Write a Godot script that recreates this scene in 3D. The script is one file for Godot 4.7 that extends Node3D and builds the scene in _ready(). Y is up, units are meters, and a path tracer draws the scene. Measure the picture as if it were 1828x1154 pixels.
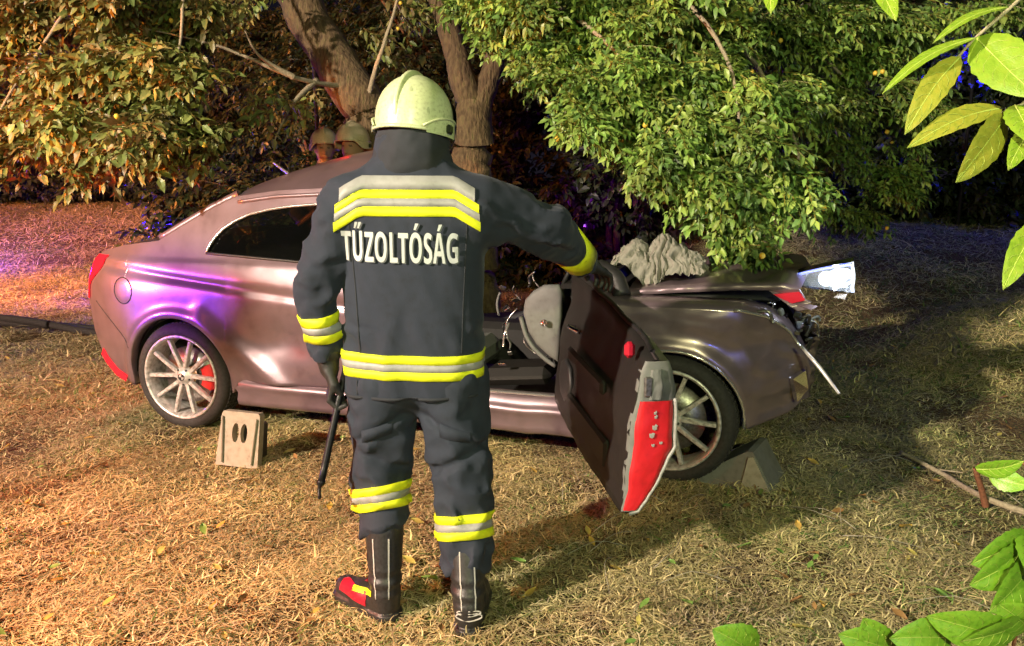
extends Node3D
# A night scene: a firefighter stands before a crashed coupe under plum trees.

const WHEEL_R := 0.335
const CAR_W := 1.8
const ARCH_R := Vector2(0.03, 0.34)
const ARCH_F := Vector2(3.005, 0.33)

var rng := RandomNumberGenerator.new()
var taken := {}
var M := {}
var dent := FastNoiseLite.new()
var fold := FastNoiseLite.new()
var ground_noise := FastNoiseLite.new()

# ---------------------------------------------------------------- helpers: names, things, parts

func thing(called: String, label: String, category: String, at := Vector3.ZERO, turn := 0.0, group := "") -> Node3D:
	var o := Node3D.new()
	return place(o, called, label, category, at, turn, group)

func place(o: Node3D, called: String, label: String, category: String, at := Vector3.ZERO, turn := 0.0, group := "") -> Node3D:
	o.name = numbered(called)
	add_child(o, true)
	o.position = at
	o.rotation.y = turn
	o.set_meta("label", label)
	o.set_meta("category", category)
	if group != "":
		o.set_meta("group", group)
	return o

func numbered(called: String) -> String:
	if not taken.has(called):
		taken[called] = 0
		return called
	taken[called] += 1
	return "%s_%03d" % [called, taken[called]]

func part(called: String, mesh: Mesh, mat: Material, parent: Node, label := "") -> MeshInstance3D:
	var o := MeshInstance3D.new()
	o.mesh = mesh
	o.material_override = mat
	var base := called
	var n := 0
	while parent.has_node(NodePath(called)):
		n += 1
		called = "%s_%03d" % [base, n]
	o.name = called
	parent.add_child(o, true)
	if label != "":
		o.set_meta("label", label)
	return o

# ---------------------------------------------------------------- helpers: shapes

func begin(smooth := true) -> SurfaceTool:
	var st := SurfaceTool.new()
	st.begin(Mesh.PRIMITIVE_TRIANGLES)
	st.set_smooth_group(0 if smooth else -1)
	return st

func done(st: SurfaceTool) -> ArrayMesh:
	st.generate_normals()
	return st.commit()

func quad(st: SurfaceTool, a: Vector3, b: Vector3, c: Vector3, d: Vector3) -> void:
	for p in [a, b, c, a, c, d]:
		st.add_vertex(p)

func grid(st: SurfaceTool, rows: Array, close_v := false) -> void:
	for i in rows.size() - 1:
		var r: PackedVector3Array = rows[i]
		var s: PackedVector3Array = rows[i + 1]
		var n := r.size()
		for j in (n if close_v else n - 1):
			var k := (j + 1) % n
			if r[j].distance_squared_to(s[j]) < 1e-10 and r[k].distance_squared_to(s[k]) < 1e-10:
				continue
			quad(st, r[j], s[j], s[k], r[k])

func tube(st: SurfaceTool, pts: Array, radii: Array, sides := 8) -> void:
	var rows := []
	var up := Vector3(0.13, 0.97, 0.21).normalized()
	for i in pts.size():
		var d: Vector3 = (pts[mini(i + 1, pts.size() - 1)] - pts[maxi(i - 1, 0)]).normalized()
		var a := d.cross(up)
		if a.length() < 0.1:
			a = d.cross(Vector3.RIGHT)
		a = a.normalized()
		var b := d.cross(a).normalized()
		var ring := PackedVector3Array()
		var r: float = radii[i] if i < radii.size() else radii[radii.size() - 1]
		for k in sides:
			var t := TAU * k / sides
			ring.append(pts[i] + (a * cos(t) + b * sin(t)) * r)
		rows.append(ring)
	grid(st, rows, true)
	for e in [0, pts.size() - 1]:
		var ring: PackedVector3Array = rows[e]
		for k in sides:
			st.add_vertex(pts[e]); st.add_vertex(ring[k]); st.add_vertex(ring[(k + 1) % sides])

func curve_pts(pts: Array, n: int) -> Array:
	var c := Curve3D.new()
	for i in pts.size():
		var t: Vector3 = (pts[mini(i + 1, pts.size() - 1)] - pts[maxi(i - 1, 0)]) / 6.0
		c.add_point(pts[i], -t, t)
	var out := []
	for i in n:
		out.append(c.sample_baked(c.get_baked_length() * i / (n - 1.0), true))
	return out

func box(st: SurfaceTool, c: Vector3, s: Vector3, basis := Basis(), bevel := 0.006) -> void:
	# a box with chamfered edges: three nested octagon-like loops
	var h := s / 2.0
	var b := minf(bevel, minf(h.x, minf(h.y, h.z)) * 0.8)
	var f := func(x: float, y: float, z: float) -> Vector3: return c + basis * Vector3(x, y, z)
	for sg: float in [-1.0, 1.0]:
		quad(st, f.call(sg * h.x, -h.y + b, -h.z + b), f.call(sg * h.x, h.y - b, -h.z + b), f.call(sg * h.x, h.y - b, h.z - b), f.call(sg * h.x, -h.y + b, h.z - b))
		quad(st, f.call(-h.x + b, sg * h.y, -h.z + b), f.call(h.x - b, sg * h.y, -h.z + b), f.call(h.x - b, sg * h.y, h.z - b), f.call(-h.x + b, sg * h.y, h.z - b))
		quad(st, f.call(-h.x + b, -h.y + b, sg * h.z), f.call(h.x - b, -h.y + b, sg * h.z), f.call(h.x - b, h.y - b, sg * h.z), f.call(-h.x + b, h.y - b, sg * h.z))
		for tg: float in [-1.0, 1.0]:
			quad(st, f.call(sg * h.x, tg * (h.y - b), -h.z + b), f.call(sg * (h.x - b), tg * h.y, -h.z + b), f.call(sg * (h.x - b), tg * h.y, h.z - b), f.call(sg * h.x, tg * (h.y - b), h.z - b))
			quad(st, f.call(sg * h.x, -h.y + b, tg * (h.z - b)), f.call(sg * (h.x - b), -h.y + b, tg * h.z), f.call(sg * (h.x - b), h.y - b, tg * h.z), f.call(sg * h.x, h.y - b, tg * (h.z - b)))
			quad(st, f.call(-h.x + b, sg * h.y, tg * (h.z - b)), f.call(-h.x + b, sg * (h.y - b), tg * h.z), f.call(h.x - b, sg * (h.y - b), tg * h.z), f.call(h.x - b, sg * h.y, tg * (h.z - b)))
			for ug: float in [-1.0, 1.0]:
				st.add_vertex(f.call(sg * h.x, tg * (h.y - b), ug * (h.z - b)))
				st.add_vertex(f.call(sg * (h.x - b), tg * h.y, ug * (h.z - b)))
				st.add_vertex(f.call(sg * (h.x - b), tg * (h.y - b), ug * h.z))

func box_mesh(c: Vector3, s: Vector3, basis := Basis(), bevel := 0.006) -> ArrayMesh:
	var st := begin(false)
	box(st, c, s, basis, bevel)
	return done(st)

func tube_mesh(pts: Array, radii: Array, sides := 8) -> ArrayMesh:
	var st := begin()
	tube(st, pts, radii, sides)
	return done(st)

func lathe(st: SurfaceTool, profile: Array, basis: Basis, at: Vector3, seg := 48) -> void:
	# profile of (radius, along axis); the axis is basis.z
	var rows := []
	for p in profile:
		var ring := PackedVector3Array()
		for k in seg:
			var t := TAU * k / seg
			ring.append(at + basis * Vector3(cos(t) * p.x, sin(t) * p.x, p.y))
		rows.append(ring)
	grid(st, rows, true)

func table(x: float, pts: Array) -> float:
	if x <= pts[0].x:
		return pts[0].y
	for i in pts.size() - 1:
		if x <= pts[i + 1].x:
			return lerpf(pts[i].y, pts[i + 1].y, (x - pts[i].x) / maxf(pts[i + 1].x - pts[i].x, 1e-6))
	return pts[pts.size() - 1].y

func cap(p: Vector3, a: Vector3, b: Vector3, ra: float, rb: float) -> float:
	var ba := b - a
	var t := clampf((p - a).dot(ba) / ba.length_squared(), 0.0, 1.0)
	return (p - a - ba * t).length() - lerpf(ra, rb, t)

func smin(a: float, b: float, k: float) -> float:
	var h := maxf(k - absf(a - b), 0.0) / k
	return minf(a, b) - h * h * k * 0.25

# surface nets over a distance field, visiting only blocks near the surface
func nets(sdf: Callable, lo: Vector3, hi: Vector3, cell: float, color = null) -> ArrayMesh:
	var B := 6
	var nb := Vector3i(((hi - lo) / (cell * B)).ceil())
	var n := nb * B + Vector3i.ONE
	var sx := n.y * n.z
	var sy := n.z
	var val := PackedFloat32Array()
	val.resize(n.x * n.y * n.z)
	val.fill(1e4)
	var vid := PackedInt32Array()
	vid.resize(n.x * n.y * n.z)
	vid.fill(-1)
	var reach := cell * B * 0.87 * 1.3 + cell
	var blocks: Array[Vector3i] = []
	for bx in nb.x:
		for by in nb.y:
			for bz in nb.z:
				var c := lo + (Vector3(bx, by, bz) + Vector3(0.5, 0.5, 0.5)) * (cell * B)
				if absf(sdf.call(c)) < reach:
					blocks.append(Vector3i(bx, by, bz) * B)
	for b in blocks:
		for i in B + 1:
			for j in B + 1:
				var at := (b.x + i) * sx + (b.y + j) * sy + b.z
				for k in B + 1:
					if val[at + k] > 9e3:
						val[at + k] = sdf.call(lo + Vector3(b.x + i, b.y + j, b.z + k) * cell)
	var verts := PackedVector3Array()
	var cells: Array[Vector3i] = []
	var offs := [0, sx, sy, sx + sy, 1, sx + 1, sy + 1, sx + sy + 1]
	var corner := [Vector3(0, 0, 0), Vector3(1, 0, 0), Vector3(0, 1, 0), Vector3(1, 1, 0), Vector3(0, 0, 1), Vector3(1, 0, 1), Vector3(0, 1, 1), Vector3(1, 1, 1)]
	var edges := [0, 1, 2, 3, 4, 5, 6, 7, 0, 2, 1, 3, 4, 6, 5, 7, 0, 4, 1, 5, 2, 6, 3, 7]
	for b in blocks:
		for i in B:
			for j in B:
				for k in B:
					var at := (b.x + i) * sx + (b.y + j) * sy + b.z + k
					var inside := 0
					for o in offs:
						if val[at + o] < 0.0:
							inside += 1
					if inside == 0 or inside == 8:
						continue
					var sum := Vector3.ZERO
					var cnt := 0
					for e in 12:
						var a: int = edges[e * 2]
						var c: int = edges[e * 2 + 1]
						var va: float = val[at + offs[a]]
						var vc: float = val[at + offs[c]]
						if (va < 0.0) != (vc < 0.0):
							sum += corner[a].lerp(corner[c], va / (va - vc))
							cnt += 1
					vid[at] = verts.size()
					verts.append(lo + (Vector3(b.x + i, b.y + j, b.z + k) + sum / cnt) * cell)
					cells.append(Vector3i(b.x + i, b.y + j, b.z + k))
	var idx := PackedInt32Array()
	var ax := [sx, sy, 1]
	for c in cells:
		var at := c.x * sx + c.y * sy + c.z
		for d in 3:
			var u := (d + 1) % 3
			var w := (d + 2) % 3
			if c[u] == 0 or c[w] == 0:
				continue
			var v0 := val[at]
			var v1 := val[at + ax[d]]
			if (v0 < 0.0) == (v1 < 0.0):
				continue
			var q := [vid[at], vid[at - ax[u]], vid[at - ax[u] - ax[w]], vid[at - ax[w]]]
			if q[0] < 0 or q[1] < 0 or q[2] < 0 or q[3] < 0:
				continue
			if v0 < 0.0:
				q.reverse()
			for m in [0, 1, 2, 0, 2, 3]:
				idx.append(q[m])
	var nor := PackedVector3Array()
	nor.resize(verts.size())
	for t in range(0, idx.size(), 3):
		var f := (verts[idx[t + 2]] - verts[idx[t]]).cross(verts[idx[t + 1]] - verts[idx[t]])
		for m in 3:
			nor[idx[t + m]] += f
	for i in nor.size():
		nor[i] = nor[i].normalized()
	var arr := []
	arr.resize(Mesh.ARRAY_MAX)
	arr[Mesh.ARRAY_VERTEX] = verts
	arr[Mesh.ARRAY_NORMAL] = nor
	arr[Mesh.ARRAY_INDEX] = idx
	if color != null:
		var cols := PackedColorArray()
		for v in verts:
			cols.append(color.call(v))
		arr[Mesh.ARRAY_COLOR] = cols
	var mesh := ArrayMesh.new()
	mesh.add_surface_from_arrays(Mesh.PRIMITIVE_TRIANGLES, arr)
	return mesh

func trace(sdf: Callable, o: Vector3, d: Vector3, most := 1.0) -> Vector3:
	var t := 0.0
	for i in 40:
		var s: float = sdf.call(o + d * t)
		if s < 0.0006:
			break
		t += s * 0.75
		if t > most:
			break
	return o + d * t

# a strip laid on a field: rays from a ring round the axis a..b, aimed at the axis; lo/hi give the strip's edges along the axis by angle
func band(sdf: Callable, a: Vector3, b: Vector3, front: Vector3, ang0: float, ang1: float, edge0: Callable, edge1: Callable, seg := 40, lift := 0.004, cross := 3) -> ArrayMesh:
	var axis := (b - a).normalized()
	var f := (front - axis * front.dot(axis)).normalized()
	var s := axis.cross(f)
	var outer := []
	var inner := []
	for i in seg + 1:
		var t := lerpf(ang0, ang1, float(i) / seg)
		var dir := f * cos(t) + s * sin(t)
		var row := PackedVector3Array()
		var low := PackedVector3Array()
		for j in cross + 1:
			var along: float = lerpf(edge0.call(t), edge1.call(t), float(j) / cross)
			var q := a + axis * along
			var hit := trace(sdf, q + dir * 0.42, -dir, 0.45)
			row.append(hit + dir * lift)
			low.append(hit - dir * 0.004)
		row.insert(0, low[0])
		row.append(low[cross])
		outer.append(row)
	var st := begin()
	grid(st, outer)
	return done(st)

# a flat patch laid on a field from behind: rows of (x, y) points, rays along -z
func laid(sdf: Callable, rows: Array, lift := 0.004) -> ArrayMesh:
	var st := begin()
	var out := []
	for r in rows:
		var row := PackedVector3Array()
		for p in r:
			var hit := trace(sdf, Vector3(p.x, p.y, 0.5), Vector3(0, 0, -1), 0.9)
			hit.z = maxf(hit.z, -0.06)
			row.append(hit + Vector3(0, 0, lift))
		row.insert(0, row[0] - Vector3(0, 0, lift + 0.004))
		row.append(row[row.size() - 1] - Vector3(0, 0, lift + 0.004))
		out.append(row)
	grid(st, out)
	return done(st)

# ---------------------------------------------------------------- materials

func noise_tex(seed_n: int, freq: float, colors: Array, size := 512, octaves := 4, type := FastNoiseLite.TYPE_SIMPLEX_SMOOTH) -> NoiseTexture2D:
	var n := FastNoiseLite.new()
	n.seed = seed_n
	n.frequency = freq
	n.noise_type = type
	n.fractal_octaves = octaves
	var t := NoiseTexture2D.new()
	t.width = size
	t.height = size
	t.seamless = true
	t.noise = n
	if colors.size():
		var g := Gradient.new()
		var offs := PackedFloat32Array()
		for i in colors.size():
			offs.append(float(i) / (colors.size() - 1))
		g.offsets = offs
		g.colors = PackedColorArray(colors)
		t.color_ramp = g
	return t

func lin(r: float, g: float, b: float) -> Color:
	return Color(r, g, b).linear_to_srgb()

func mat(c: Color, rough := 0.7, metal := 0.0) -> StandardMaterial3D:
	var m := StandardMaterial3D.new()
	m.albedo_color = c
	m.roughness = rough
	m.metallic = metal
	return m

func tri(m: StandardMaterial3D, scale: float, albedo: Texture2D = null, bump: Texture2D = null, bump_cm := 0.2, rough: Texture2D = null, world := false) -> StandardMaterial3D:
	m.uv1_triplanar = true
	m.uv1_world_triplanar = world
	m.uv1_scale = Vector3.ONE * scale
	if albedo:
		m.albedo_texture = albedo
	if bump:
		m.heightmap_enabled = true
		m.heightmap_texture = bump
		m.heightmap_scale = bump_cm
	if rough:
		m.roughness_texture = rough
	return m

func tinted(backlit := 0.0, rough := 0.55) -> StandardMaterial3D:
	var m := mat(Color.WHITE, rough)
	m.vertex_color_use_as_albedo = true
	if backlit > 0.0:
		m.backlight_enabled = true
		m.backlight = Color(backlit, backlit, backlit)
	return m

func glow(c: Color, e: float, base := Color(0.5, 0.5, 0.5)) -> StandardMaterial3D:
	var m := mat(base, 0.2)
	m.emission_enabled = true
	m.emission = c
	m.emission_energy_multiplier = e
	return m

func materials() -> void:
	var fine := noise_tex(3, 0.09, [], 512, 3)
	var weave := noise_tex(5, 0.22, [], 512, 2)
	var coarse := noise_tex(8, 0.012, [], 512, 5)
	var grime := noise_tex(11, 0.014, [Color(0.62, 0.6, 0.58), Color(0.86, 0.85, 0.84), Color(1, 1, 1), Color(1, 1, 1)], 512, 6)
	var smear := noise_tex(12, 0.01, [Color(0.85, 0.85, 0.85), Color(0.93, 0.93, 0.93), Color(1, 1, 1)], 512, 5)
	var smooth := noise_tex(13, 0.012, [Color(0.82, 0.81, 0.8), Color(0.95, 0.95, 0.94), Color(1, 1, 1), Color(1, 1, 1)], 512, 6)
	M.paint = tri(mat(lin(0.25, 0.185, 0.215), 0.34, 0.55), 0.9, smooth, null, 0.0, smear)
	M.paint.clearcoat_enabled = true
	M.paint.clearcoat = 0.55
	M.paint.clearcoat_roughness = 0.09
	M.dark = tri(mat(lin(0.012, 0.012, 0.013), 0.75), 3.0, null, fine, 0.2)
	M.black_plastic = tri(mat(lin(0.02, 0.02, 0.021), 0.5), 4.0, grime, fine, 0.06)
	M.grey_trim = tri(mat(lin(0.15, 0.155, 0.15), 0.6), 3.0, smooth, fine, 0.03)
	M.dark_trim = tri(mat(lin(0.009, 0.008, 0.0075), 0.6), 3.0, smooth, fine, 0.03)
	M.rubber = tri(mat(lin(0.035, 0.032, 0.03), 0.8), 5.0, grime, fine, 0.1)
	M.alloy = tri(mat(lin(0.78, 0.75, 0.73), 0.36, 0.5), 4.0, grime)
	M.steel = tri(mat(lin(0.30, 0.29, 0.28), 0.4, 0.9), 6.0, grime)
	M.chrome = mat(lin(0.8, 0.8, 0.82), 0.1, 1.0)
	M.bright_trim = mat(lin(0.72, 0.68, 0.68), 0.2, 0.8)
	M.caliper = mat(lin(0.55, 0.02, 0.02), 0.4)
	var g := StandardMaterial3D.new()
	g.albedo_color = Color(0.04, 0.05, 0.045, 0.55)
	g.transparency = BaseMaterial3D.TRANSPARENCY_ALPHA
	g.roughness = 0.04
	M.glass = g
	M.clear_glass = g.duplicate()
	M.clear_glass.albedo_color = Color(0.9, 0.95, 1.0, 0.06)
	M.lens_red = glow(lin(1, 0.015, 0.03), 0.55, lin(0.5, 0.01, 0.02))
	M.reflector_red = mat(lin(0.42, 0.012, 0.03), 0.3)
	M.red_panel = tri(mat(lin(0.55, 0.012, 0.02), 0.4), 3.0, smooth)
	M.cloth = tri(mat(lin(0.016, 0.022, 0.040), 0.85), 3.0, smooth, weave, 0.05)
	M.cloth.rim_enabled = true
	M.cloth.rim = 0.35
	M.cloth_grey = tri(mat(lin(0.019, 0.026, 0.044), 0.85), 3.0, smooth, weave, 0.05)
	M.neck = tri(mat(lin(0.020, 0.023, 0.032), 0.85), 3.0, smooth, weave, 0.05)
	M.yellow = tri(mat(lin(0.74, 0.80, 0.012), 0.6), 5.0, smooth)
	M.silver = tri(mat(lin(0.32, 0.32, 0.315), 0.5), 5.0, smooth)
	M.letter = mat(lin(0.52, 0.54, 0.55), 0.45, 0.1)
	M.letter_edge = mat(lin(0.10, 0.11, 0.12), 0.6)
	M.helmet = tri(mat(lin(0.60, 0.66, 0.40), 0.32), 7.0, noise_tex(14, 0.02, [Color(0.66, 0.64, 0.6), Color(0.95, 0.95, 0.93), Color(1, 1, 1), Color(1, 1, 1)], 512, 5))
	M.helmet.clearcoat_enabled = true
	M.helmet.clearcoat = 0.4
	M.scuff = mat(lin(0.40, 0.45, 0.26), 0.6)
	M.helmet_cream = tri(mat(lin(0.62, 0.50, 0.34), 0.4), 7.0, smooth)
	M.helmet_dark = mat(lin(0.02, 0.025, 0.012), 0.3)
	M.glove = tri(mat(lin(0.022, 0.021, 0.021), 0.55), 9.0, grime, fine, 0.06)
	M.boot = tri(mat(lin(0.026, 0.026, 0.028), 0.42), 9.0, grime, fine, 0.05)
	M.lace = mat(lin(0.42, 0.42, 0.4), 0.8)
	M.tool = tri(mat(lin(0.02, 0.02, 0.022), 0.45, 0.6), 12.0, grime)
	M.body = tinted(0.0, 0.7)
	M.bark = tri(mat(lin(0.18, 0.135, 0.09), 0.9), 2.0, noise_tex(21, 0.02, [Color(0.35, 0.3, 0.26), Color(0.7, 0.64, 0.56), Color(0.95, 0.9, 0.8), Color(0.7, 0.8, 0.5)], 512, 6), noise_tex(22, 0.03, [], 512, 5, FastNoiseLite.TYPE_CELLULAR), 1.6)
	M.bark.uv1_scale = Vector3(2.6, 0.8, 2.6)
	M.twig = tri(mat(lin(0.42, 0.35, 0.24), 0.85), 8.0, grime, fine, 0.2)
	M.red_twig = tri(mat(lin(0.26, 0.10, 0.05), 0.7), 8.0, grime, fine, 0.2)
	M.leaf = tinted(0.5, 0.45)
	M.big_leaf = tri(mat(lin(0.24, 0.33, 0.045), 0.38), 9.0, noise_tex(31, 0.03, [Color(0.72, 0.8, 0.5), Color(0.95, 1, 0.8), Color(1, 0.95, 0.75)], 256, 4), fine, 0.05)
	M.big_leaf.backlight_enabled = true
	M.big_leaf.backlight = Color(0.5, 0.5, 0.5)
	M.old_leaf = M.big_leaf.duplicate()
	M.old_leaf.albedo_color = lin(0.33, 0.30, 0.06)
	M.vine_leaf = M.big_leaf.duplicate()
	M.vine_leaf.albedo_color = lin(0.20, 0.36, 0.045)
	M.vein = mat(lin(0.40, 0.48, 0.10), 0.5)
	M.straw = tinted(0.3, 0.75)
	M.soil = tri(mat(lin(0.23, 0.165, 0.085), 0.95), 1.3, noise_tex(41, 0.03, [Color(0.25, 0.24, 0.2), Color(0.6, 0.55, 0.45), Color(0.95, 0.9, 0.75), Color(1, 0.98, 0.85)], 1024, 7), noise_tex(42, 0.06, [], 1024, 5), 3.0, null, true)
	M.resin = tri(mat(lin(0.34, 0.31, 0.25), 0.75), 3.0, smooth, fine, 0.03)
	M.chock_grey = tri(mat(lin(0.17, 0.165, 0.15), 0.7), 3.0, smooth, fine, 0.03)
	M.blanket = tri(mat(lin(0.25, 0.24, 0.205), 0.85), 3.0, smooth)
	M.fruit = mat(lin(0.75, 0.50, 0.06), 0.4)

# ---------------------------------------------------------------- _ready

func _ready() -> void:
	rng.seed = 4711
	for n in [dent, fold, ground_noise]:
		n.seed = 77
		n.frequency = 1.0
		n.fractal_octaves = 3
	# camera
	var cam := Camera3D.new()
	cam.name = "camera"
	cam.position = Vector3(0, 1.55, 0)
	cam.rotation_degrees = Vector3(-10.5, 0, 0)
	cam.fov = 44.8
	cam.near = 0.05
	cam.far = 300.0
	add_child(cam)
	# night sky
	var env := Environment.new()
	env.background_mode = Environment.BG_SKY
	var sky := Sky.new()
	var psm := ProceduralSkyMaterial.new()
	psm.sky_top_color = Color(0.02, 0.03, 0.07)
	psm.sky_horizon_color = Color(0.10, 0.09, 0.12)
	psm.ground_bottom_color = Color(0.02, 0.02, 0.02)
	psm.ground_horizon_color = Color(0.08, 0.07, 0.08)
	sky.sky_material = psm
	env.sky = sky
	env.background_energy_multiplier = 0.8
	env.tonemap_mode = Environment.TONE_MAPPER_LINEAR
	env.tonemap_exposure = 1.42
	env.sdfgi_enabled = true
	env.ssao_enabled = true
	env.ssil_enabled = true
	var we := WorldEnvironment.new()
	we.name = "surroundings"
	we.environment = env
	add_child(we)
	var night_fill := DirectionalLight3D.new()  # added faint bluish fill from above; there is no moon here
	night_fill.name = "added_night_fill"
	night_fill.light_energy = 0.012
	night_fill.light_color = Color(0.8, 0.88, 1.0)
	night_fill.light_angular_distance = 0.5
	night_fill.shadow_enabled = true
	night_fill.rotation_degrees = Vector3(-50, 20, 0)
	add_child(night_fill)
	materials()
	lamps()
	ground()
	trees()
	car()
	firefighter()
	onlookers()
	chocks()
	litter()
	near_leaves()

# ---------------------------------------------------------------- lamps, nearly all out of view, placed for the light they cast

func unseen_floodlight(at: Vector3, aim: Vector3, color: Color, energy: float, label: String, angle := 75.0) -> void:  # unseen lamp; its stand, place and strength are chosen for the light
	var t := thing("unseen_floodlight", label, "unseen_floodlight", Vector3(at.x, 0, at.z), 0.0)
	var h := at.y
	part("pole", tube_mesh([Vector3(0, 0, 0), Vector3(0, h, 0)], [0.025, 0.02]), M.steel, t)
	for k in 3:
		var a := TAU * k / 3.0
		part("leg", tube_mesh([Vector3(0, 0.55, 0), Vector3(cos(a) * 0.5, 0.0, sin(a) * 0.5)], [0.014]), M.steel, t)
	var d := (aim - at).normalized()
	var bs := Basis.looking_at(d)
	part("lamp_housing", box_mesh(Vector3(0, h, 0) - d * 0.08, Vector3(0.34, 0.26, 0.12), bs, 0.02), M.black_plastic, t)
	part("lamp_lens", box_mesh(Vector3(0, h, 0) - d * 0.012, Vector3(0.30, 0.22, 0.012), bs, 0.004), glow(color, 3.0), t)
	var l := SpotLight3D.new()
	l.name = "unseen_floodlight_beam"
	l.light_color = color
	l.light_energy = energy
	l.light_size = 0.12
	l.spot_angle = angle
	l.spot_angle_attenuation = 0.8
	l.spot_range = 60.0
	l.spot_attenuation = 2.0
	l.shadow_enabled = true
	t.add_child(l)
	l.position = Vector3(0, h, 0) + d * 0.03
	l.basis = bs

func beacon(at: Vector3, color: Color, energy: float, label: String, size := 0.07, aim = null, spread := 4.5) -> void:  # coloured lamps, mostly unseen, placed for the tint they cast
	var t := thing("placed_color_lamp", label, "beacon", Vector3(at.x, 0, at.z))
	part("post", tube_mesh([Vector3(0, 0, 0), Vector3(0, at.y - size * 0.6, 0)], [0.02]), M.black_plastic, t)
	var st := begin()
	lathe(st, [Vector2(0.001, size), Vector2(size * 0.5, size * 0.85), Vector2(size * 0.8, size * 0.4), Vector2(size * 0.85, -size * 0.6), Vector2(0.001, -size * 0.6)], Basis(Vector3.RIGHT, -PI / 2), Vector3(0, at.y, 0), 20)
	part("lamp_dome", done(st), glow(color, 0.8), t)
	if aim != null:   # an unseen lamp, its narrow beam aimed to tint one spot
		var sl := SpotLight3D.new()
		sl.name = "unseen_lamp_beam"
		sl.light_color = color
		sl.light_energy = energy
		sl.light_size = 0.1
		sl.spot_angle = spread
		sl.spot_angle_attenuation = 1.0
		sl.spot_range = 40.0
		sl.spot_attenuation = 2.0
		sl.shadow_enabled = true
		t.add_child(sl)
		sl.position = Vector3(0, at.y, 0) + (aim - at).normalized() * (size * 1.1)
		sl.basis = Basis.looking_at((aim - at).normalized())
		return
	var l := OmniLight3D.new()
	l.name = "placed_lamp_light"
	l.light_color = color
	l.light_energy = energy
	l.light_size = size * 0.5
	l.omni_range = 40.0
	l.omni_attenuation = 2.0
	l.shadow_enabled = true
	t.add_child(l)
	l.position = Vector3(0, at.y, 0)

func lamps() -> void:
	unseen_floodlight(Vector3(-6.3, 4.3, 2.2), Vector3(0.3, 0.6, -4.2), Color(1.0, 0.92, 0.82), 140.0, "unseen white flood lamp left of the camera, placed as the main light")  # out of view; gives the main white light from the left
	unseen_floodlight(Vector3(-4.2, 2.6, -1.0), Vector3(-2.6, 0.0, -2.2), Color(1.0, 0.44, 0.14), 30.0, "unseen orange flood lamp beside the lawn, placed to tint the left grass", 31.0)  # unseen source of the orange on the left grass
	unseen_floodlight(Vector3(-6.4, 1.3, -2.9), Vector3(-3.0, 2.1, -5.7), Color(1.0, 0.55, 0.20), 42.0, "unseen orange flood lamp placed to light the left crown", 30.0)  # unseen; aimed so that only the left crown turns orange
	unseen_floodlight(Vector3(-8.6, 3.0, -7.4), Vector3(-6.2, 1.0, -14.0), Color(1.0, 0.58, 0.28), 130.0, "unseen orange flood lamp far left, placed to light the bank behind the car", 60.0)  # out of view; colours the far lawn and bank orange
	unseen_floodlight(Vector3(0.9, 2.9, 2.6), Vector3(1.3, 1.6, -5.0), Color(0.96, 1.0, 0.70), 16.0, "unseen pale flood lamp behind the camera, placed to light leaves and front wing", 38.0)  # unseen; brightens leaves, back and wing from the camera side
	beacon(Vector3(-6.9, 1.1, -2.3), Color(0.10, 0.04, 1.0), 52.0, "unseen blue beacon left of the lawn, placed to tint the rear quarter", 0.07, Vector3(-2.17, 0.86, -4.72))  # unseen; narrow beam for the blue patch on the flank
	beacon(Vector3(-4.4, 0.55, -10.0), Color(0.16, 0.07, 1.0), 5.0, "unseen blue beacon behind the boot of the car, placed to light the undergrowth")  # out of view; throws blue on the low bushes behind the boot
	beacon(Vector3(-9.3, 0.6, -12.4), Color(0.14, 0.06, 1.0), 9.0, "unseen blue beacon far left, placed to light the foot of the bank")  # out of frame; blue on the ground below the bank
	beacon(Vector3(5.6, 3.0, -9.9), Color(0.06, 0.02, 1.0), 3.0, "blue lamp hidden behind the hedge at upper right, placed to light its leaves")  # hidden in the hedge; turns the leaves around it blue
	beacon(Vector3(0.85, 1.0, -9.2), Color(0.5, 0.04, 0.8), 0.8, "unseen purple beacon placed for the dim glow behind the firefighter's hand", 0.02)  # unseen source for a dim purple glow in the background
	beacon(Vector3(2.2, 1.2, 1.6), Color(0.36, 0.42, 1.0), 1.3, "unseen blue beacon behind the camera, placed to tint the spokes and the yoke")  # out of view; blue tint on yoke, arm and front wheel
	beacon(Vector3(-2.3, 3.02, -9.5), Color(1.0, 0.02, 0.04), 0.25, "small red lamp high behind the leaning trunk", 0.06)
	beacon(Vector3(-5.4, 1.2, -3.2), Color(1.0, 0.02, 0.05), 3.5, "unseen red beacon left of the lawn, placed to redden the shadows by the boots")  # unseen; red tint in the shadows and on the left edges
	beacon(Vector3(-4.9, 3.4, -6.6), Color(1.0, 0.03, 0.04), 120.0, "unseen red beacon left behind the car, placed to redden boot lid and rear window", 0.07, Vector3(-2.35, 1.3, -5.5), 9.0)  # out of view; beam for the red along boot lid and rear window

# ---------------------------------------------------------------- ground

func ground_h(x: float, z: float) -> float:
	var h := 0.035 * ground_noise.get_noise_2d(x * 0.9, z * 0.9) + 0.012 * ground_noise.get_noise_2d(x * 4.0 + 9.0, z * 4.0)
	h += 0.60 * exp(-((x - 4.15) * (x - 4.15) / 0.9 + (z + 6.1) * (z + 6.1) / 1.6))
	h += 0.95 * smoothstep(6.8, 10.0, -z) * smoothstep(0.8, 3.4, x)
	h += 0.95 * smoothstep(13.0, 16.5, -z) * smoothstep(1.0, -3.0, x)
	return h

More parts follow.
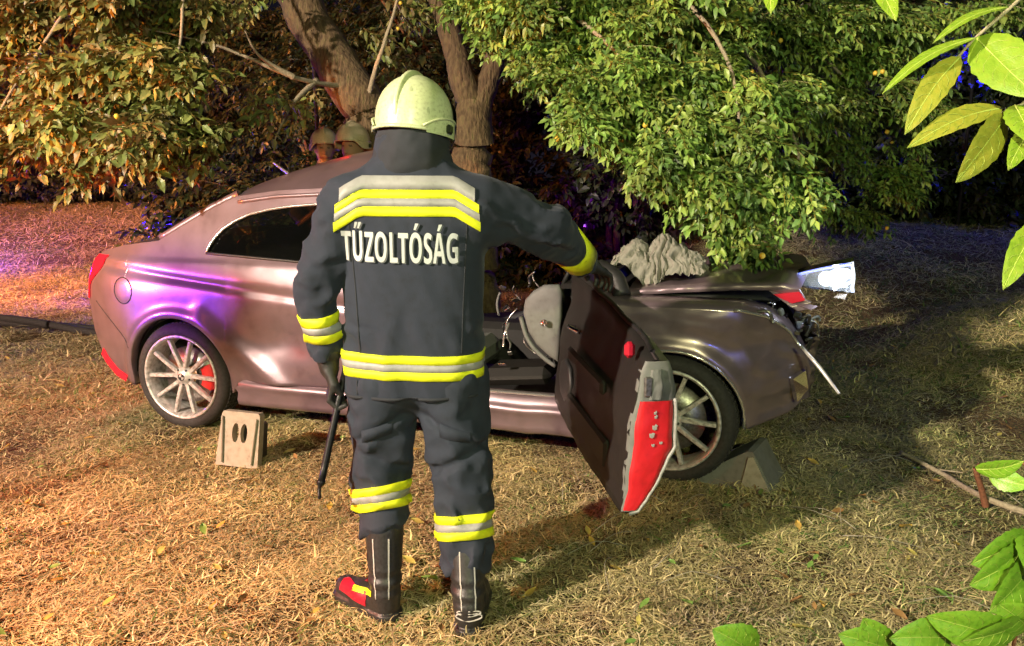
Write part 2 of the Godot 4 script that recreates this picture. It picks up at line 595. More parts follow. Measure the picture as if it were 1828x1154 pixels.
func ground() -> void:
	var st := begin()
	var xs := []
	var zs := []
	for i in 141:
		var t := (i - 70) / 70.0
		xs.append(signf(t) * (absf(t) * 6.0 + pow(absf(t), 4.0) * 110.0))
	for i in 121:
		var t := i / 120.0
		zs.append(3.0 - t * 13.0 - pow(t, 5.0) * 140.0)
	var rows := []
	for z in zs:
		var r := PackedVector3Array()
		for x in xs:
			r.append(Vector3(x, ground_h(x, z), z))
		rows.append(r)
	grid(st, rows)
	var g := part("ground", done(st), M.soil, self)
	g.set_meta("kind", "structure")
	g.set_meta("label", "dry mown grass ground under the car")
	# straw and grass
	var tufts := []
	for v in 5:
		tufts.append(straw_tuft(100 + v, 34, 0.16, 0.0022))
	var place_at := [[], [], [], [], []]
	var tint := [[], [], [], [], []]
	var patch := FastNoiseLite.new()
	patch.seed = 5
	patch.frequency = 0.7
	var add := func(x: float, z: float, s: float) -> void:
		if patch.get_noise_2d(x * 1.7 + 11.0, z * 1.7) < -0.28 and rng.randf() < 0.75:
			return
		var k := rng.randi() % 5
		var q := Basis(Vector3.UP, rng.randf() * TAU).scaled(Vector3(s, s * rng.randf_range(0.6, 1.3), s))
		var h := ground_h(x, z)
		var n := Vector3(ground_h(x - 0.1, z) - ground_h(x + 0.1, z), 0.2, ground_h(x, z - 0.1) - ground_h(x, z + 0.1)).normalized()
		q = Basis(Quaternion(Vector3.UP, n)) * q
		place_at[k].append(Transform3D(q, Vector3(x, h - 0.004, z)))
		var g2 := patch.get_noise_2d(x, z) + 0.55 * smoothstep(-0.5, 4.0, x) - 0.25 + rng.randf_range(-0.25, 0.25)
		var c := Color(0.60, 0.50, 0.26).lerp(Color(0.54, 0.52, 0.22), clampf(g2 + 0.35, 0.0, 1.0))
		if rng.randf() < 0.10 + 0.12 * smoothstep(0.5, 4.0, x):
			c = Color(0.14, 0.24, 0.05)
		elif rng.randf() < 0.12:
			c = Color(0.72, 0.62, 0.38)
		var m := rng.randf_range(0.5, 1.25) * (1.0 + 0.7 * patch.get_noise_2d(x * 2.3 + 40.0, z * 2.3))
		tint[k].append(Color(c.r * m, c.g * m, c.b * m))
	for i in 15000:
		var z := -1.9 - 4.6 * pow(rng.randf(), 0.85)
		var x := rng.randf_range(-1, 1) * (1.2 + 0.68 * -z)
		add.call(x, z, rng.randf_range(0.55, 1.15))
	for i in 9000:
		var z := -5.5 - 8.5 * pow(rng.randf(), 1.3)
		var x := rng.randf_range(-1, 1) * (0.8 + 0.75 * -z)
		add.call(x, z, rng.randf_range(0.9, 1.9))
	for i in 5000:
		add.call(rng.randf_range(-15.0, -1.5), rng.randf_range(-18.5, -11.0), rng.randf_range(1.4, 2.4))
	var grass := Node3D.new()
	grass.name = "grass"
	add_child(grass)
	grass.set_meta("kind", "stuff")
	grass.set_meta("label", "dry yellow mown grass and straw covering the ground")
	for k in 5:
		scatter("straw", tufts[k], M.straw, place_at[k], tint[k], grass)
	fallen_leaves(grass)

func fallen_leaves(grass: Node3D) -> void:
	var at := []
	var tint := []
	for i in 420:
		var z := -2.0 - 5.0 * rng.randf()
		var x := rng.randf_range(-1, 1) * (1.0 + 0.66 * -z)
		var b := Basis.from_euler(Vector3(rng.randf_range(-0.5, 0.5), rng.randf() * TAU, rng.randf_range(-0.5, 0.5))).scaled(Vector3.ONE * rng.randf_range(0.6, 1.2))
		at.append(Transform3D(b, Vector3(x, ground_h(x, z) + 0.03, z)))
		var c: Color = [Color(0.45, 0.38, 0.10), Color(0.28, 0.16, 0.06), Color(0.16, 0.28, 0.06), Color(0.55, 0.36, 0.08)][rng.randi() % 4]
		tint.append(c)
	var st := begin()
	st.set_color(Color.WHITE)
	var rows := []
	for i in 6:
		var t := i / 5.0
		var w := 0.014 * sin(PI * (0.04 + 0.92 * t))
		rows.append(PackedVector3Array([Vector3(-w, 0.006, t * 0.06 - 0.03), Vector3(0, 0.004 * sin(t * 5.0), t * 0.06 - 0.03), Vector3(w, 0.007, t * 0.06 - 0.03)]))
	grid(st, rows)
	scatter("fallen_leaf", done(st), M.leaf, at, tint, grass)

func scatter(called: String, mesh: Mesh, m: Material, at: Array, tint: Array, parent: Node) -> MultiMeshInstance3D:
	var mm := MultiMesh.new()
	mm.transform_format = MultiMesh.TRANSFORM_3D
	mm.use_colors = true
	mm.mesh = mesh
	mm.instance_count = at.size()
	for i in at.size():
		mm.set_instance_transform(i, at[i])
		mm.set_instance_color(i, tint[i])
	var o := MultiMeshInstance3D.new()
	o.multimesh = mm
	o.material_override = m
	o.name = called
	var n := 0
	while parent.has_node(NodePath(String(o.name))):
		n += 1
		o.name = "%s_%03d" % [called, n]
	parent.add_child(o, true)
	o.set_meta("kind", "stuff")
	return o

func straw_tuft(sd: int, blades: int, reach: float, w: float) -> ArrayMesh:
	var r := RandomNumberGenerator.new()
	r.seed = sd
	var st := begin(false)
	for b in blades:
		var a := r.randf() * TAU
		var p := Vector3(r.randf_range(-reach, reach), r.randf_range(0.0, 0.018), r.randf_range(-reach, reach))
		var upright := r.randf() < 0.22
		var len := r.randf_range(0.025, 0.06) if upright else r.randf_range(0.04, 0.13)
		var tilt := r.randf_range(0.3, 1.0) if upright else r.randf_range(0.0, 0.3)
		var curl := r.randf_range(-2.2, 2.2)
		var ww := w * r.randf_range(0.6, 1.5)
		var shade := r.randf_range(0.6, 1.35)
		st.set_color(Color(shade, shade * r.randf_range(0.92, 1.05), shade * r.randf_range(0.8, 1.05)))
		var seg := 3
		var prev := p
		var side := Vector3(-sin(a), 0.25 * r.randf_range(-1, 1), cos(a)).normalized()
		var pw := ww
		for s in seg:
			var aa := a + curl * s / seg
			var tl := tilt - s * 0.35 * (1.0 if upright else 0.4)
			var q := prev + Vector3(cos(aa) * cos(tl), sin(tl), sin(aa) * cos(tl)) * (len / seg)
			q.y = maxf(q.y, 0.002)
			var nw := ww * (1.0 - (s + 1.0) / seg) + 0.0003
			quad(st, prev - side * pw, prev + side * pw, q + side * nw, q - side * nw)
			prev = q
			pw = nw
	return done(st)

# ---------------------------------------------------------------- trees

func sprig(sd: int, leaves: int, length: float, leaf_l: float, leaf_w: float) -> ArrayMesh:
	var r := RandomNumberGenerator.new()
	r.seed = sd
	var st := begin(false)
	st.set_color(Color(0.9, 0.55, 0.45))
	var bend := r.randf_range(-0.15, 0.15)
	var at := func(t: float) -> Vector3: return Vector3(bend * t * t * length, -0.25 * t * t * length, t * length)
	for s in 3:
		var p: Vector3 = at.call(s / 3.0)
		var q: Vector3 = at.call((s + 1) / 3.0)
		for d in [Vector3(0.003, 0, 0), Vector3(0, 0.003, 0)]:
			quad(st, p - d, p + d, q + d * 0.6, q - d * 0.6)
	for i in leaves:
		var t := (i + 0.6) / leaves
		var o: Vector3 = at.call(t)
		var ang := i * 2.4 + r.randf_range(-0.5, 0.5)
		var out := Vector3(cos(ang), sin(ang) * 0.55 - 0.35, r.randf_range(0.25, 0.9)).normalized()
		if i == leaves - 1:
			out = Vector3(0.05, -0.4, 1).normalized()
		var l := leaf_l * r.randf_range(0.7, 1.2)
		var w := leaf_w * r.randf_range(0.8, 1.15) * l / leaf_l
		var side := out.cross(Vector3(r.randf_range(-0.5, 0.5), 1, r.randf_range(-0.5, 0.5))).normalized()
		var up := side.cross(out).normalized()
		var v := r.randf_range(0.7, 1.35)
		st.set_color(Color(v * r.randf_range(0.85, 1.25), v, v * r.randf_range(0.7, 1.1)))
		var b := o + out * l * 0.12
		var m1 := o + out * l * 0.45 - up * l * 0.03
		var tip := o + out * l * 1.1 - up * l * 0.22
		var e1 := o + out * l * 0.42 + side * w * 0.5 + up * w * 0.16
		var e2 := o + out * l * 0.42 - side * w * 0.5 + up * w * 0.16
		var f1 := o + out * l * 0.78 + side * w * 0.34 + up * w * 0.05 - up * l * 0.09
		var f2 := o + out * l * 0.78 - side * w * 0.34 + up * w * 0.05 - up * l * 0.09
		var m2 := o + out * l * 0.8 - up * l * 0.10
		for q in [[b, m1, e1], [b, e2, m1], [tip, f1, m2], [tip, m2, f2]]:
			for p in q:
				st.add_vertex(p)
		quad(st, m1, m2, f1, e1)
		quad(st, m1, e2, f2, m2)
	return done(st)

var clumps_right := [[-0.26, 2.72, -5.91, 0.36, 0.18, 1.0], [0.17, 2.56, -5.48, 0.45, 0.22, 1.2], [0.54, 2.49, -5.46, 0.41, 0.26, 1.2], [0.95, 2.49, -5.26, 0.46, 0.25, 1.2], [1.46, 2.51, -5.57, 0.45, 0.30, 1.1], [1.99, 2.47, -5.76, 0.47, 0.35, 1.0], [2.59, 2.48, -6.07, 0.46, 0.37, 0.9], [2.94, 2.09, -6.20, 0.34, 0.34, 0.7], [0.25, 2.28, -5.22, 0.21, 0.16, 1.0], [0.57, 2.05, -4.97, 0.31, 0.24, 1.2], [0.89, 1.97, -4.86, 0.40, 0.27, 1.2], [1.38, 2.03, -5.17, 0.36, 0.20, 1.0], [2.06, 2.01, -5.78, 0.40, 0.28, 0.7], [0.46, 1.82, -4.83, 0.15, 0.15, 0.8], [0.71, 1.70, -4.71, 0.26, 0.16, 1.0], [1.05, 1.67, -4.60, 0.32, 0.21, 1.2], [1.42, 1.91, -4.75, 0.20, 0.11, 0.8], [0.81, 1.54, -4.58, 0.14, 0.09, 0.6], [1.05, 1.45, -4.56, 0.24, 0.14, 1.0], [1.34, 1.54, -4.58, 0.19, 0.10, 0.7], [1.55, 1.42, -4.55, 0.16, 0.07, 0.6], [1.21, 1.31, -4.43, 0.16, 0.11, 0.7], [1.29, 1.18, -4.30, 0.08, 0.12, 0.8], [2.50, 1.67, -6.43, 0.32, 0.36, 0.5], [3.14, 1.58, -6.72, 0.26, 0.38, 0.5], [2.85, 1.16, -6.84, 0.39, 0.24, 0.4], [3.21, 2.60, -6.09, 0.25, 0.25, 0.5]]
var clumps_left := [[-3.54, 2.64, -6.10, 0.46, 0.33, 1.1], [-2.81, 2.58, -5.79, 0.43, 0.28, 1.1], [-2.46, 2.64, -6.10, 0.37, 0.25, 0.9], [-3.12, 2.16, -5.71, 0.39, 0.28, 1.1], [-2.42, 2.11, -5.29, 0.29, 0.26, 1.1], [-2.17, 2.20, -5.41, 0.24, 0.20, 0.8], [-3.48, 1.80, -5.84, 0.33, 0.22, 1.0], [-2.73, 1.81, -5.34, 0.26, 0.17, 0.9], [-2.24, 1.85, -5.04, 0.19, 0.18, 0.9], [-2.07, 1.87, -5.15, 0.16, 0.16, 0.6], [-2.21, 1.66, -4.90, 0.12, 0.12, 0.6], [-2.66, 1.61, -5.10, 0.14, 0.11, 0.5], [-1.91, 1.77, -5.13, 0.11, 0.07, 0.2], [-1.69, 2.13, -6.01, 0.13, 0.11, 0.2], [-2.20, 2.86, -6.54, 0.30, 0.10, 0.25], [-1.18, 2.62, -7.0, 0.08, 0.22, 0.12], [-0.95, 2.9, -7.3, 0.25, 0.15, 0.2]]

func sprays(clumps: Array, variants: int, density: float, colors: Array, origin: Vector3) -> Array:
	var at := []
	var tint := []
	for v in variants:
		at.append([])
		tint.append([])
	for c in clumps:
		var o := Vector3(c[0], c[1], c[2])
		var n := int(density * c[5] * sqrt(c[3] * c[4]) * 10.0)
		var subs := []
		for s in maxi(3, n / 25):
			var d := Vector3(rng.randfn(0, 0.38), rng.randfn(0, 0.40), rng.randfn(0, 0.5))
			subs.append([o + Vector3(d.x * c[3], d.y * c[4] + 0.06, d.z * 0.42), rng.randf_range(0.6, 1.3)])
		for i in n:
			var s: Array = subs[rng.randi() % subs.size()]
			var p: Vector3 = s[0] + Vector3(rng.randfn(0, 0.06), rng.randfn(0, 0.042), rng.randfn(0, 0.06))
			var out := (p - origin)
			out.y *= 0.2
			out = out.normalized() + Vector3(rng.randf_range(-0.9, 0.9), rng.randf_range(-0.75, 0.25), rng.randf_range(-0.9, 0.9))
			var b := Basis.looking_at(-out.normalized(), Vector3.UP) * Basis(Vector3.BACK, rng.randf_range(-0.6, 0.6))
			var k := rng.randi() % variants
			var sc := rng.randf_range(0.75, 1.2)
			at[k].append(Transform3D(b.scaled(Vector3.ONE * sc), p - b.z * 0.06))
			var col: Color = colors[rng.randi() % colors.size()]
			var m: float = s[1] * rng.randf_range(0.8, 1.2)
			tint[k].append(Color(col.r * m, col.g * m, col.b * m))
	return [at, tint]

func limb(pts: Array, r0: float, r1: float, sides := 14) -> ArrayMesh:
	var st := begin()
	var c := curve_pts(pts, 8 * pts.size())
	var radii := []
	for i in c.size():
		var t := float(i) / (c.size() - 1)
		radii.append(lerpf(r0, r1, pow(t, 0.8)) * (1.0 + 0.10 * fold.get_noise_3dv(c[i] * 2.3) ))
		c[i] += Vector3(fold.get_noise_3dv(c[i] * 3.0), 0, fold.get_noise_3dv(c[i] * 3.0 + Vector3(9, 9, 9))) * r0 * 0.35
	tube(st, c, radii, sides)
	return done(st)

func trees() -> void:
	var plum := []
	for v in 4:
		plum.append(sprig(200 + v, 14, 0.22, 0.060, 0.028))
	# right plum tree: forked trunk behind the firefighter
	var t := thing("plum_tree", "forked plum tree trunk right of the firefighter's helmet with dense green crown", "tree", Vector3(-0.31, 0, -6.7))
	var tr := part("trunk", limb([Vector3(0.02, -0.1, 0), Vector3(0, 0.9, 0), Vector3(-0.01, 1.7, 0), Vector3(0.0, 2.12, -0.05)], 0.21, 0.165), M.bark, t)
	part("limb", limb([Vector3(0.0, 2.0, -0.05), Vector3(-0.13, 2.4, -0.1), Vector3(-0.25, 2.85, -0.3), Vector3(-0.5, 3.6, -0.4)], 0.125, 0.08), M.bark, tr)
	part("limb", limb([Vector3(0.02, 2.0, -0.05), Vector3(0.13, 2.4, -0.1), Vector3(0.24, 2.85, -0.2), Vector3(0.6, 3.6, 0.2)], 0.10, 0.07), M.bark, tr)
	for b in [[Vector3(0.24, 2.85, -0.2), Vector3(0.9, 3.0, 1.2), Vector3(1.5, 2.3, 2.0), Vector3(1.58, 1.45, 2.3)], [Vector3(0.24, 2.85, -0.2), Vector3(1.3, 2.9, 0.9), Vector3(2.4, 2.5, 0.8), Vector3(3.2, 2.0, 0.4)], [Vector3(0.2, 2.7, -0.2), Vector3(0.5, 2.75, 0.9), Vector3(0.95, 2.3, 1.7), Vector3(1.2, 1.75, 2.05)], [Vector3(0.24, 2.85, -0.2), Vector3(1.6, 2.6, 0.9), Vector3(2.0, 2.0, 1.6), Vector3(2.0, 1.3, 2.2)]]:
		part("branch", limb(b, 0.035, 0.006, 7), M.twig, t)
	var greens := [Color(0.17, 0.29, 0.06), Color(0.22, 0.34, 0.07), Color(0.11, 0.20, 0.05), Color(0.30, 0.40, 0.09)]
	var s := sprays(clumps_right, 4, 92.0, greens, Vector3(0.3, 2.8, -6.7))
	crown(t, plum, s, Vector3(-0.31, 0, -6.7))
	fruits(t, clumps_right, 34, Vector3(-0.31, 0, -6.7))
	# left plum tree: leaning trunk
	var u := thing("plum_tree", "leaning plum tree trunk left of the firefighter's helmet with brownish crown over the car boot", "tree", Vector3(-0.95, 0, -6.75))
	tr = part("trunk", limb([Vector3(0.12, -0.1, 0.05), Vector3(0.02, 1.07, 0.0), Vector3(-0.31, 2.06, -0.12), Vector3(-0.56, 2.53, -0.25), Vector3(-0.9, 3.12, -0.4), Vector3(-1.2, 3.9, -0.3)], 0.23, 0.17), M.bark, u)
	for b in [[Vector3(-0.45, 2.3, -0.1), Vector3(-0.75, 2.32, 0.4), Vector3(-1.2, 2.5, 0.7), Vector3(-1.7, 2.6, 0.9)], [Vector3(-0.62, 2.32, 0.2), Vector3(-0.75, 2.1, 0.5), Vector3(-0.85, 1.8, 0.7)], [Vector3(-1.0, 3.3, -0.3), Vector3(-1.3, 3.0, 0.8), Vector3(-1.24, 2.4, 1.35), Vector3(-1.32, 1.95, 1.7)], [Vector3(-1.0, 3.3, -0.3), Vector3(-2.0, 3.0, 0.6), Vector3(-2.4, 2.3, 1.1), Vector3(-2.7, 1.6, 1.4)], [Vector3(-0.3, 2.1, -0.1), Vector3(-0.15, 2.45, 0.1), Vector3(0.05, 2.95, 0.2), Vector3(0.1, 3.3, 0.2)], [Vector3(-0.75, 2.32, 0.4), Vector3(-0.95, 2.45, 0.6), Vector3(-1.0, 2.62, 0.75)]]:
		part("branch", limb(b, 0.026, 0.005, 7), M.twig, u)
	var olive := [Color(0.19, 0.22, 0.06), Color(0.24, 0.24, 0.07), Color(0.15, 0.19, 0.05), Color(0.26, 0.21, 0.08)]
	var big := []
	for v in 4:
		big.append(sprig(240 + v, 10, 0.24, 0.078, 0.040))
	s = sprays(clumps_left, 4, 66.0, olive, Vector3(-1.6, 3.0, -6.9))
	crown(u, big, s, Vector3(-0.95, 0, -6.75))
	fruits(u, clumps_left, 14, Vector3(-0.95, 0, -6.75))
	# bushes that close the background
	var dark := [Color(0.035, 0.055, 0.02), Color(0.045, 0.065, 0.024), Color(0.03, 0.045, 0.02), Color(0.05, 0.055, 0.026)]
	var broad := []
	for v in 3:
		broad.append(sprig(280 + v, 10, 0.42, 0.16, 0.085))
	var bushes := [
		[-10.4, -17.5, 2.6, 4.4, "tall dark bush at the far left edge, lit orange"], [-6.6, -17.8, 2.4, 4.4, "dark bush behind the orange lit lawn at left"], [-3.2, -13.2, 1.9, 4.0, "dark bush lit blue behind the boot of the car"],
		[-0.9, -11.5, 1.9, 5.0, "tall dark bush behind the leaning trunk"], [1.4, -11.0, 1.9, 4.4, "tall dark bush behind the firefighter's right arm"], [3.6, -11.5, 1.9, 4.2, "tall dark bush behind the lit headlamp"],
		[5.6, -11.0, 1.8, 4.4, "tall bush at upper right lit by blue light"], [8.0, -10.5, 2.2, 4.4, "tall dark bush beyond the bank at the right edge"], [-3.3, -9.9, 1.1, 1.45, "low bush lit purple just behind the car boot"], [-12.9, -15.5, 1.6, 2.4, "orange lit bush at the far left beyond the lawn"]]
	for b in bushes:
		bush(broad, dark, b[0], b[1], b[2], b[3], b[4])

func crown(t: Node3D, meshes: Array, s: Array, off: Vector3) -> void:
	var c := Node3D.new()
	c.name = "crown"
	t.add_child(c)
	c.position = -off
	c.set_meta("kind", "stuff")
	for k in meshes.size():
		scatter("foliage", meshes[k], M.leaf, s[0][k], s[1][k], c)

func fruits(t: Node3D, clumps: Array, n: int, off: Vector3) -> void:
	var sp := SphereMesh.new()
	sp.radius = 0.016
	sp.height = 0.034
	sp.radial_segments = 10
	sp.rings = 6
	var at := []
	var tint := []
	for i in n:
		var c: Array = clumps[rng.randi() % clumps.size()]
		at.append(Transform3D(Basis(), Vector3(c[0] + rng.randfn(0, 0.5) * c[3], c[1] + rng.randfn(0, 0.5) * c[4], c[2] + 0.22 + rng.randf() * 0.12) - off))
		tint.append(Color.WHITE)
	scatter("fruit", sp, M.fruit, at, tint, t)

func bush(meshes: Array, colors: Array, x: float, z: float, r: float, h: float, label: String) -> void:
	var base := ground_h(x, z)
	var t := thing("bush", label, "bush", Vector3(x, base, z), 0.0, "bushes that close the dark background")
	for k in 3:
		part("stem", limb([Vector3(0.1 * k, -0.1, 0), Vector3(rng.randf_range(-0.3, 0.3), h * 0.4, rng.randf_range(-0.2, 0.2)), Vector3(rng.randf_range(-0.7, 0.7) * r, h * 0.85, rng.randf_range(-0.4, 0.4))], 0.06, 0.02, 6), M.bark, t)
	var at := [[], [], []]
	var tint := [[], [], []]
	var n := int(260 * r * h) + 300
	var lobes := []
	for i in int(10 * r * h) + 8:
		var a := rng.randf() * TAU
		lobes.append(Vector3(cos(a) * r * rng.randf_range(0.1, 0.95), rng.randf_range(0.02, 1.0) * h, sin(a) * rng.randf_range(0.1, 0.8) * minf(r, 1.2)))
	for i in n:
		var lo: Vector3 = lobes[rng.randi() % lobes.size()]
		var p := lo + Vector3(rng.randfn(0, 0.22), rng.randfn(0, 0.17), rng.randfn(0, 0.22))
		p.y = maxf(p.y, 0.05)
		var out := Vector3(p.x, 0.1, p.z).normalized() + Vector3(rng.randf_range(-0.8, 0.8), rng.randf_range(-0.7, 0.5), rng.randf_range(-0.8, 0.8))
		var b := Basis.looking_at(-out.normalized())
		var k := rng.randi() % 3
		at[k].append(Transform3D(b.scaled(Vector3.ONE * rng.randf_range(0.6, 1.0)), p))
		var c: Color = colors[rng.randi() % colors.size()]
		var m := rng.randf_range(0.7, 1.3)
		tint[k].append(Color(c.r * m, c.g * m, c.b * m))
	var cr := Node3D.new()
	cr.name = "crown"
	t.add_child(cr)
	cr.set_meta("kind", "stuff")
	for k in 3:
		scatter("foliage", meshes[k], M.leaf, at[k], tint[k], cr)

# ---------------------------------------------------------------- the car (x forward, y up, z towards the camera; the near side is z = 0)

var rear_low := [Vector2(-0.77, 0.76), Vector2(-0.73, 0.58), Vector2(-0.66, 0.44), Vector2(-0.56, 0.32), Vector2(-0.40, 0.26), Vector2(-0.345, 0.25)]
var rear_top := [Vector2(-0.77, 0.76), Vector2(-0.735, 0.91), Vector2(-0.68, 1.03), Vector2(-0.62, 1.085), Vector2(-0.40, 1.135), Vector2(-0.12, 1.17), Vector2(0.07, 1.28), Vector2(0.22, 1.365), Vector2(0.38, 1.44), Vector2(0.65, 1.475), Vector2(0.95, 1.49), Vector2(1.3, 1.50)]

func inset(x: float, h: float) -> float:
	var w := 0.0
	if x < 0.05:
		w += 0.17 * pow((0.05 - x) / 0.82, 2.6)
	if x > 3.05:
		w += 0.30 * pow((x - 3.05) / 0.64, 2.4)
	w += 0.05 * pow(clampf((0.62 - h) / 0.4, 0.0, 1.0), 2.0)
	w += 0.05 * pow(clampf((h - 0.82) / 0.25, 0.0, 1.0), 2.0)
	if h > 1.05:
		w += (h - 1.05) * 0.42
	if x < 2.0:
		var hc := 0.985 - 0.095 * x
		w += 0.016 * exp(-pow((h - hc + 0.03) / 0.026, 2.0)) * smoothstep(-0.7, -0.5, x)
		var d := (Vector2(x, h) - ARCH_R).length()
		w -= 0.022 * exp(-pow((d - 0.395) / 0.04, 2.0))
		# the crash has pushed the flank in ahead of the rear wheel: a long diagonal fold with hollows on both sides
		var a := Vector2(0.22, 0.74)
		var b := Vector2(0.78, 0.30)
		var t := clampf((Vector2(x, h) - a).dot(b - a) / (b - a).length_squared(), 0.0, 1.0)
		var side := (b - a).normalized().orthogonal().dot(Vector2(x, h) - a)
		var dist := (Vector2(x, h) - a.lerp(b, t)).length()
		w -= 0.030 * exp(-pow(dist / 0.055, 2.0)) * (0.7 + 0.5 * t)
		w += 0.045 * exp(-pow((x - 0.78) / 0.22, 2.0) - pow((h - 0.60) / 0.13, 2.0))
		w += 0.030 * exp(-pow((x - 0.47) / 0.09, 2.0) - pow((h - 0.40) / 0.10, 2.0)) * (1.0 if side < 0.0 else 0.6)
		w += 0.004 * dent.get_noise_2d(x * 2.0, h * 3.0) * smoothstep(0.1, 0.5, x)
	else:
		var d := (Vector2(x, h) - ARCH_F).length()
		w -= 0.020 * exp(-pow((d - 0.39) / 0.04, 2.0))
		w += 0.05 * dent.get_noise_2d(x * 2.6, h * 3.4) * smoothstep(3.2, 3.6, x)
		w += 0.010 * dent.get_noise_2d(x * 2.0 + 4.0, h * 4.0)
		w += 0.02 * exp(-pow((x - 3.3) / 0.25, 2.0) - pow((h - 0.72) / 0.08, 2.0))
	return w

func on_side(x: float, h: float, lift := 0.0, far := false) -> Vector3:
	var w := inset(x, h) - lift
	return Vector3(x, h, -w if not far else -CAR_W + w)

func win_low(x: float) -> float:
	return 1.105 - 0.05 * (x - 0.26)

func win_up(x: float) -> float:
	return table(x, [Vector2(0.24, 1.106), Vector2(0.255, 1.15), Vector2(0.285, 1.20), Vector2(0.33, 1.25), Vector2(0.40, 1.295), Vector2(0.49, 1.335), Vector2(0.62, 1.365), Vector2(0.76, 1.385), Vector2(0.95, 1.40), Vector2(1.3, 1.41)])

func quarter_low(x: float) -> float:
	var b := table(x, [Vector2(-0.77, 0.76), Vector2(-0.73, 0.58), Vector2(-0.66, 0.44), Vector2(-0.56, 0.32), Vector2(-0.40, 0.26), Vector2(0.40, 0.26), Vector2(0.46, 0.335), Vector2(1.3, 0.355)])
	var dx := absf(x - ARCH_R.x)
	if dx < 0.372:
		b = maxf(b, ARCH_R.y + sqrt(0.372 * 0.372 - dx * dx))
	return b

func quarter_top(x: float) -> float:
	return table(x, rear_top)

func stations(a: float, b: float, step: float, extra: Array) -> Array:
	var xs := []
	var n := int(ceil((b - a) / step))
	for i in n + 1:
		xs.append(lerpf(a, b, float(i) / n))
	for e in extra:
		xs.append(e)
	xs.sort()
	return xs

func quarter(far: bool) -> ArrayMesh:
	var st := begin()
	var xs := stations(-0.77, 1.28, 0.022, [-0.343, -0.341, -0.338, -0.33, 0.24, 0.3985, 0.401, 0.403, 0.39])
	var lower := []
	var upper := []
	for x in xs:
		var b := quarter_low(x)
		var t := quarter_top(x)
		var mid := minf(maxf(win_low(x), b + 0.001), t - 0.0005) if x > -0.765 else 0.76
		var r := PackedVector3Array()
		var edge := on_side(x, b, 0.0, far)
		r.append(edge + Vector3(0, 0.004, 0.06 if far else -0.06))
		for j in 41:
			r.append(on_side(x, lerpf(b, mid, j / 40.0), 0.0, far))
		lower.append(r)
		var lo := win_up(x) if x >= 0.24 else mid
		var q := PackedVector3Array()
		for j in 13:
			q.append(on_side(x, lerpf(lo, t, j / 12.0), 0.0, far))
		upper.append(q)
	grid(st, lower)
	grid(st, upper)
	return done(st)

func fender_low(x: float) -> float:
	var b := table(x, [Vector2(2.5, 0.22), Vector2(2.66, 0.22), Vector2(3.40, 0.31), Vector2(3.6, 0.37), Vector2(3.66, 0.43), Vector2(3.69, 0.50)])
	var dx := absf(x - ARCH_F.x)
	if dx < 0.372:
		b = maxf(b, ARCH_F.y + sqrt(0.372 * 0.372 - dx * dx))
	return b

func fender_top(x: float) -> float:
	return table(x, [Vector2(2.5, 0.945), Vector2(2.81, 0.915), Vector2(3.1, 0.92), Vector2(3.33, 0.915), Vector2(3.46, 0.88), Vector2(3.56, 0.81), Vector2(3.64, 0.70), Vector2(3.69, 0.58)])

func fender(far: bool) -> ArrayMesh:
	var st := begin()
	var xs := stations(2.52, 3.69, 0.02, [2.667, 2.669, 2.671, 3.409, 3.411, 3.413])
	var rows := []
	for x in xs:
		var b := fender_low(x)
		var t := fender_top(x)
		var r := PackedVector3Array()
		var sg := 1.0 if far else -1.0
		r.append(on_side(x, b, 0.0, far) + Vector3(0, 0.004, 0.06 * sg))
		for j in 33:
			r.append(on_side(x, lerpf(b, t, j / 32.0), 0.0, far))
		var e := r[33]
		var slump := 0.03 * dent.get_noise_2d(x * 4.0, 2.0) * smoothstep(3.2, 3.6, x)
		r.append(e + Vector3(0, 0.022, 0.035 * sg))
		r.append(e + Vector3(0, 0.034 + slump, 0.085 * sg))
		r.append(e + Vector3(0, 0.036 + slump, 0.15 * sg))
		r.append(e + Vector3(0, 0.0, 0.17 * sg))
		rows.append(r)
	grid(st, rows)
	return done(st)

func across(outline: Array, bulge: Callable, n := 16, inner := 0.0) -> ArrayMesh:
	var st := begin()
	var rows := []
	for p in outline:
		var r := PackedVector3Array()
		var w := inset(p.x, p.y) + inner
		for k in n + 1:
			var c := float(k) / n
			var z := lerpf(-w, -CAR_W + w, c)
			var arch := 1.0 - pow(absf(2.0 * c - 1.0), 2.2)
			var d: Vector2 = bulge.call(p.x, p.y, c) * arch
			r.append(Vector3(p.x + d.x, p.y + d.y, z))
		rows.append(r)
	grid(st, rows)
	return done(st)

func dense(pts: Array, k: int) -> Array:
	var out := []
	for i in pts.size() - 1:
		for j in k:
			out.append(pts[i].lerp(pts[i + 1], float(j) / k))
	out.append(pts[pts.size() - 1])
	return out

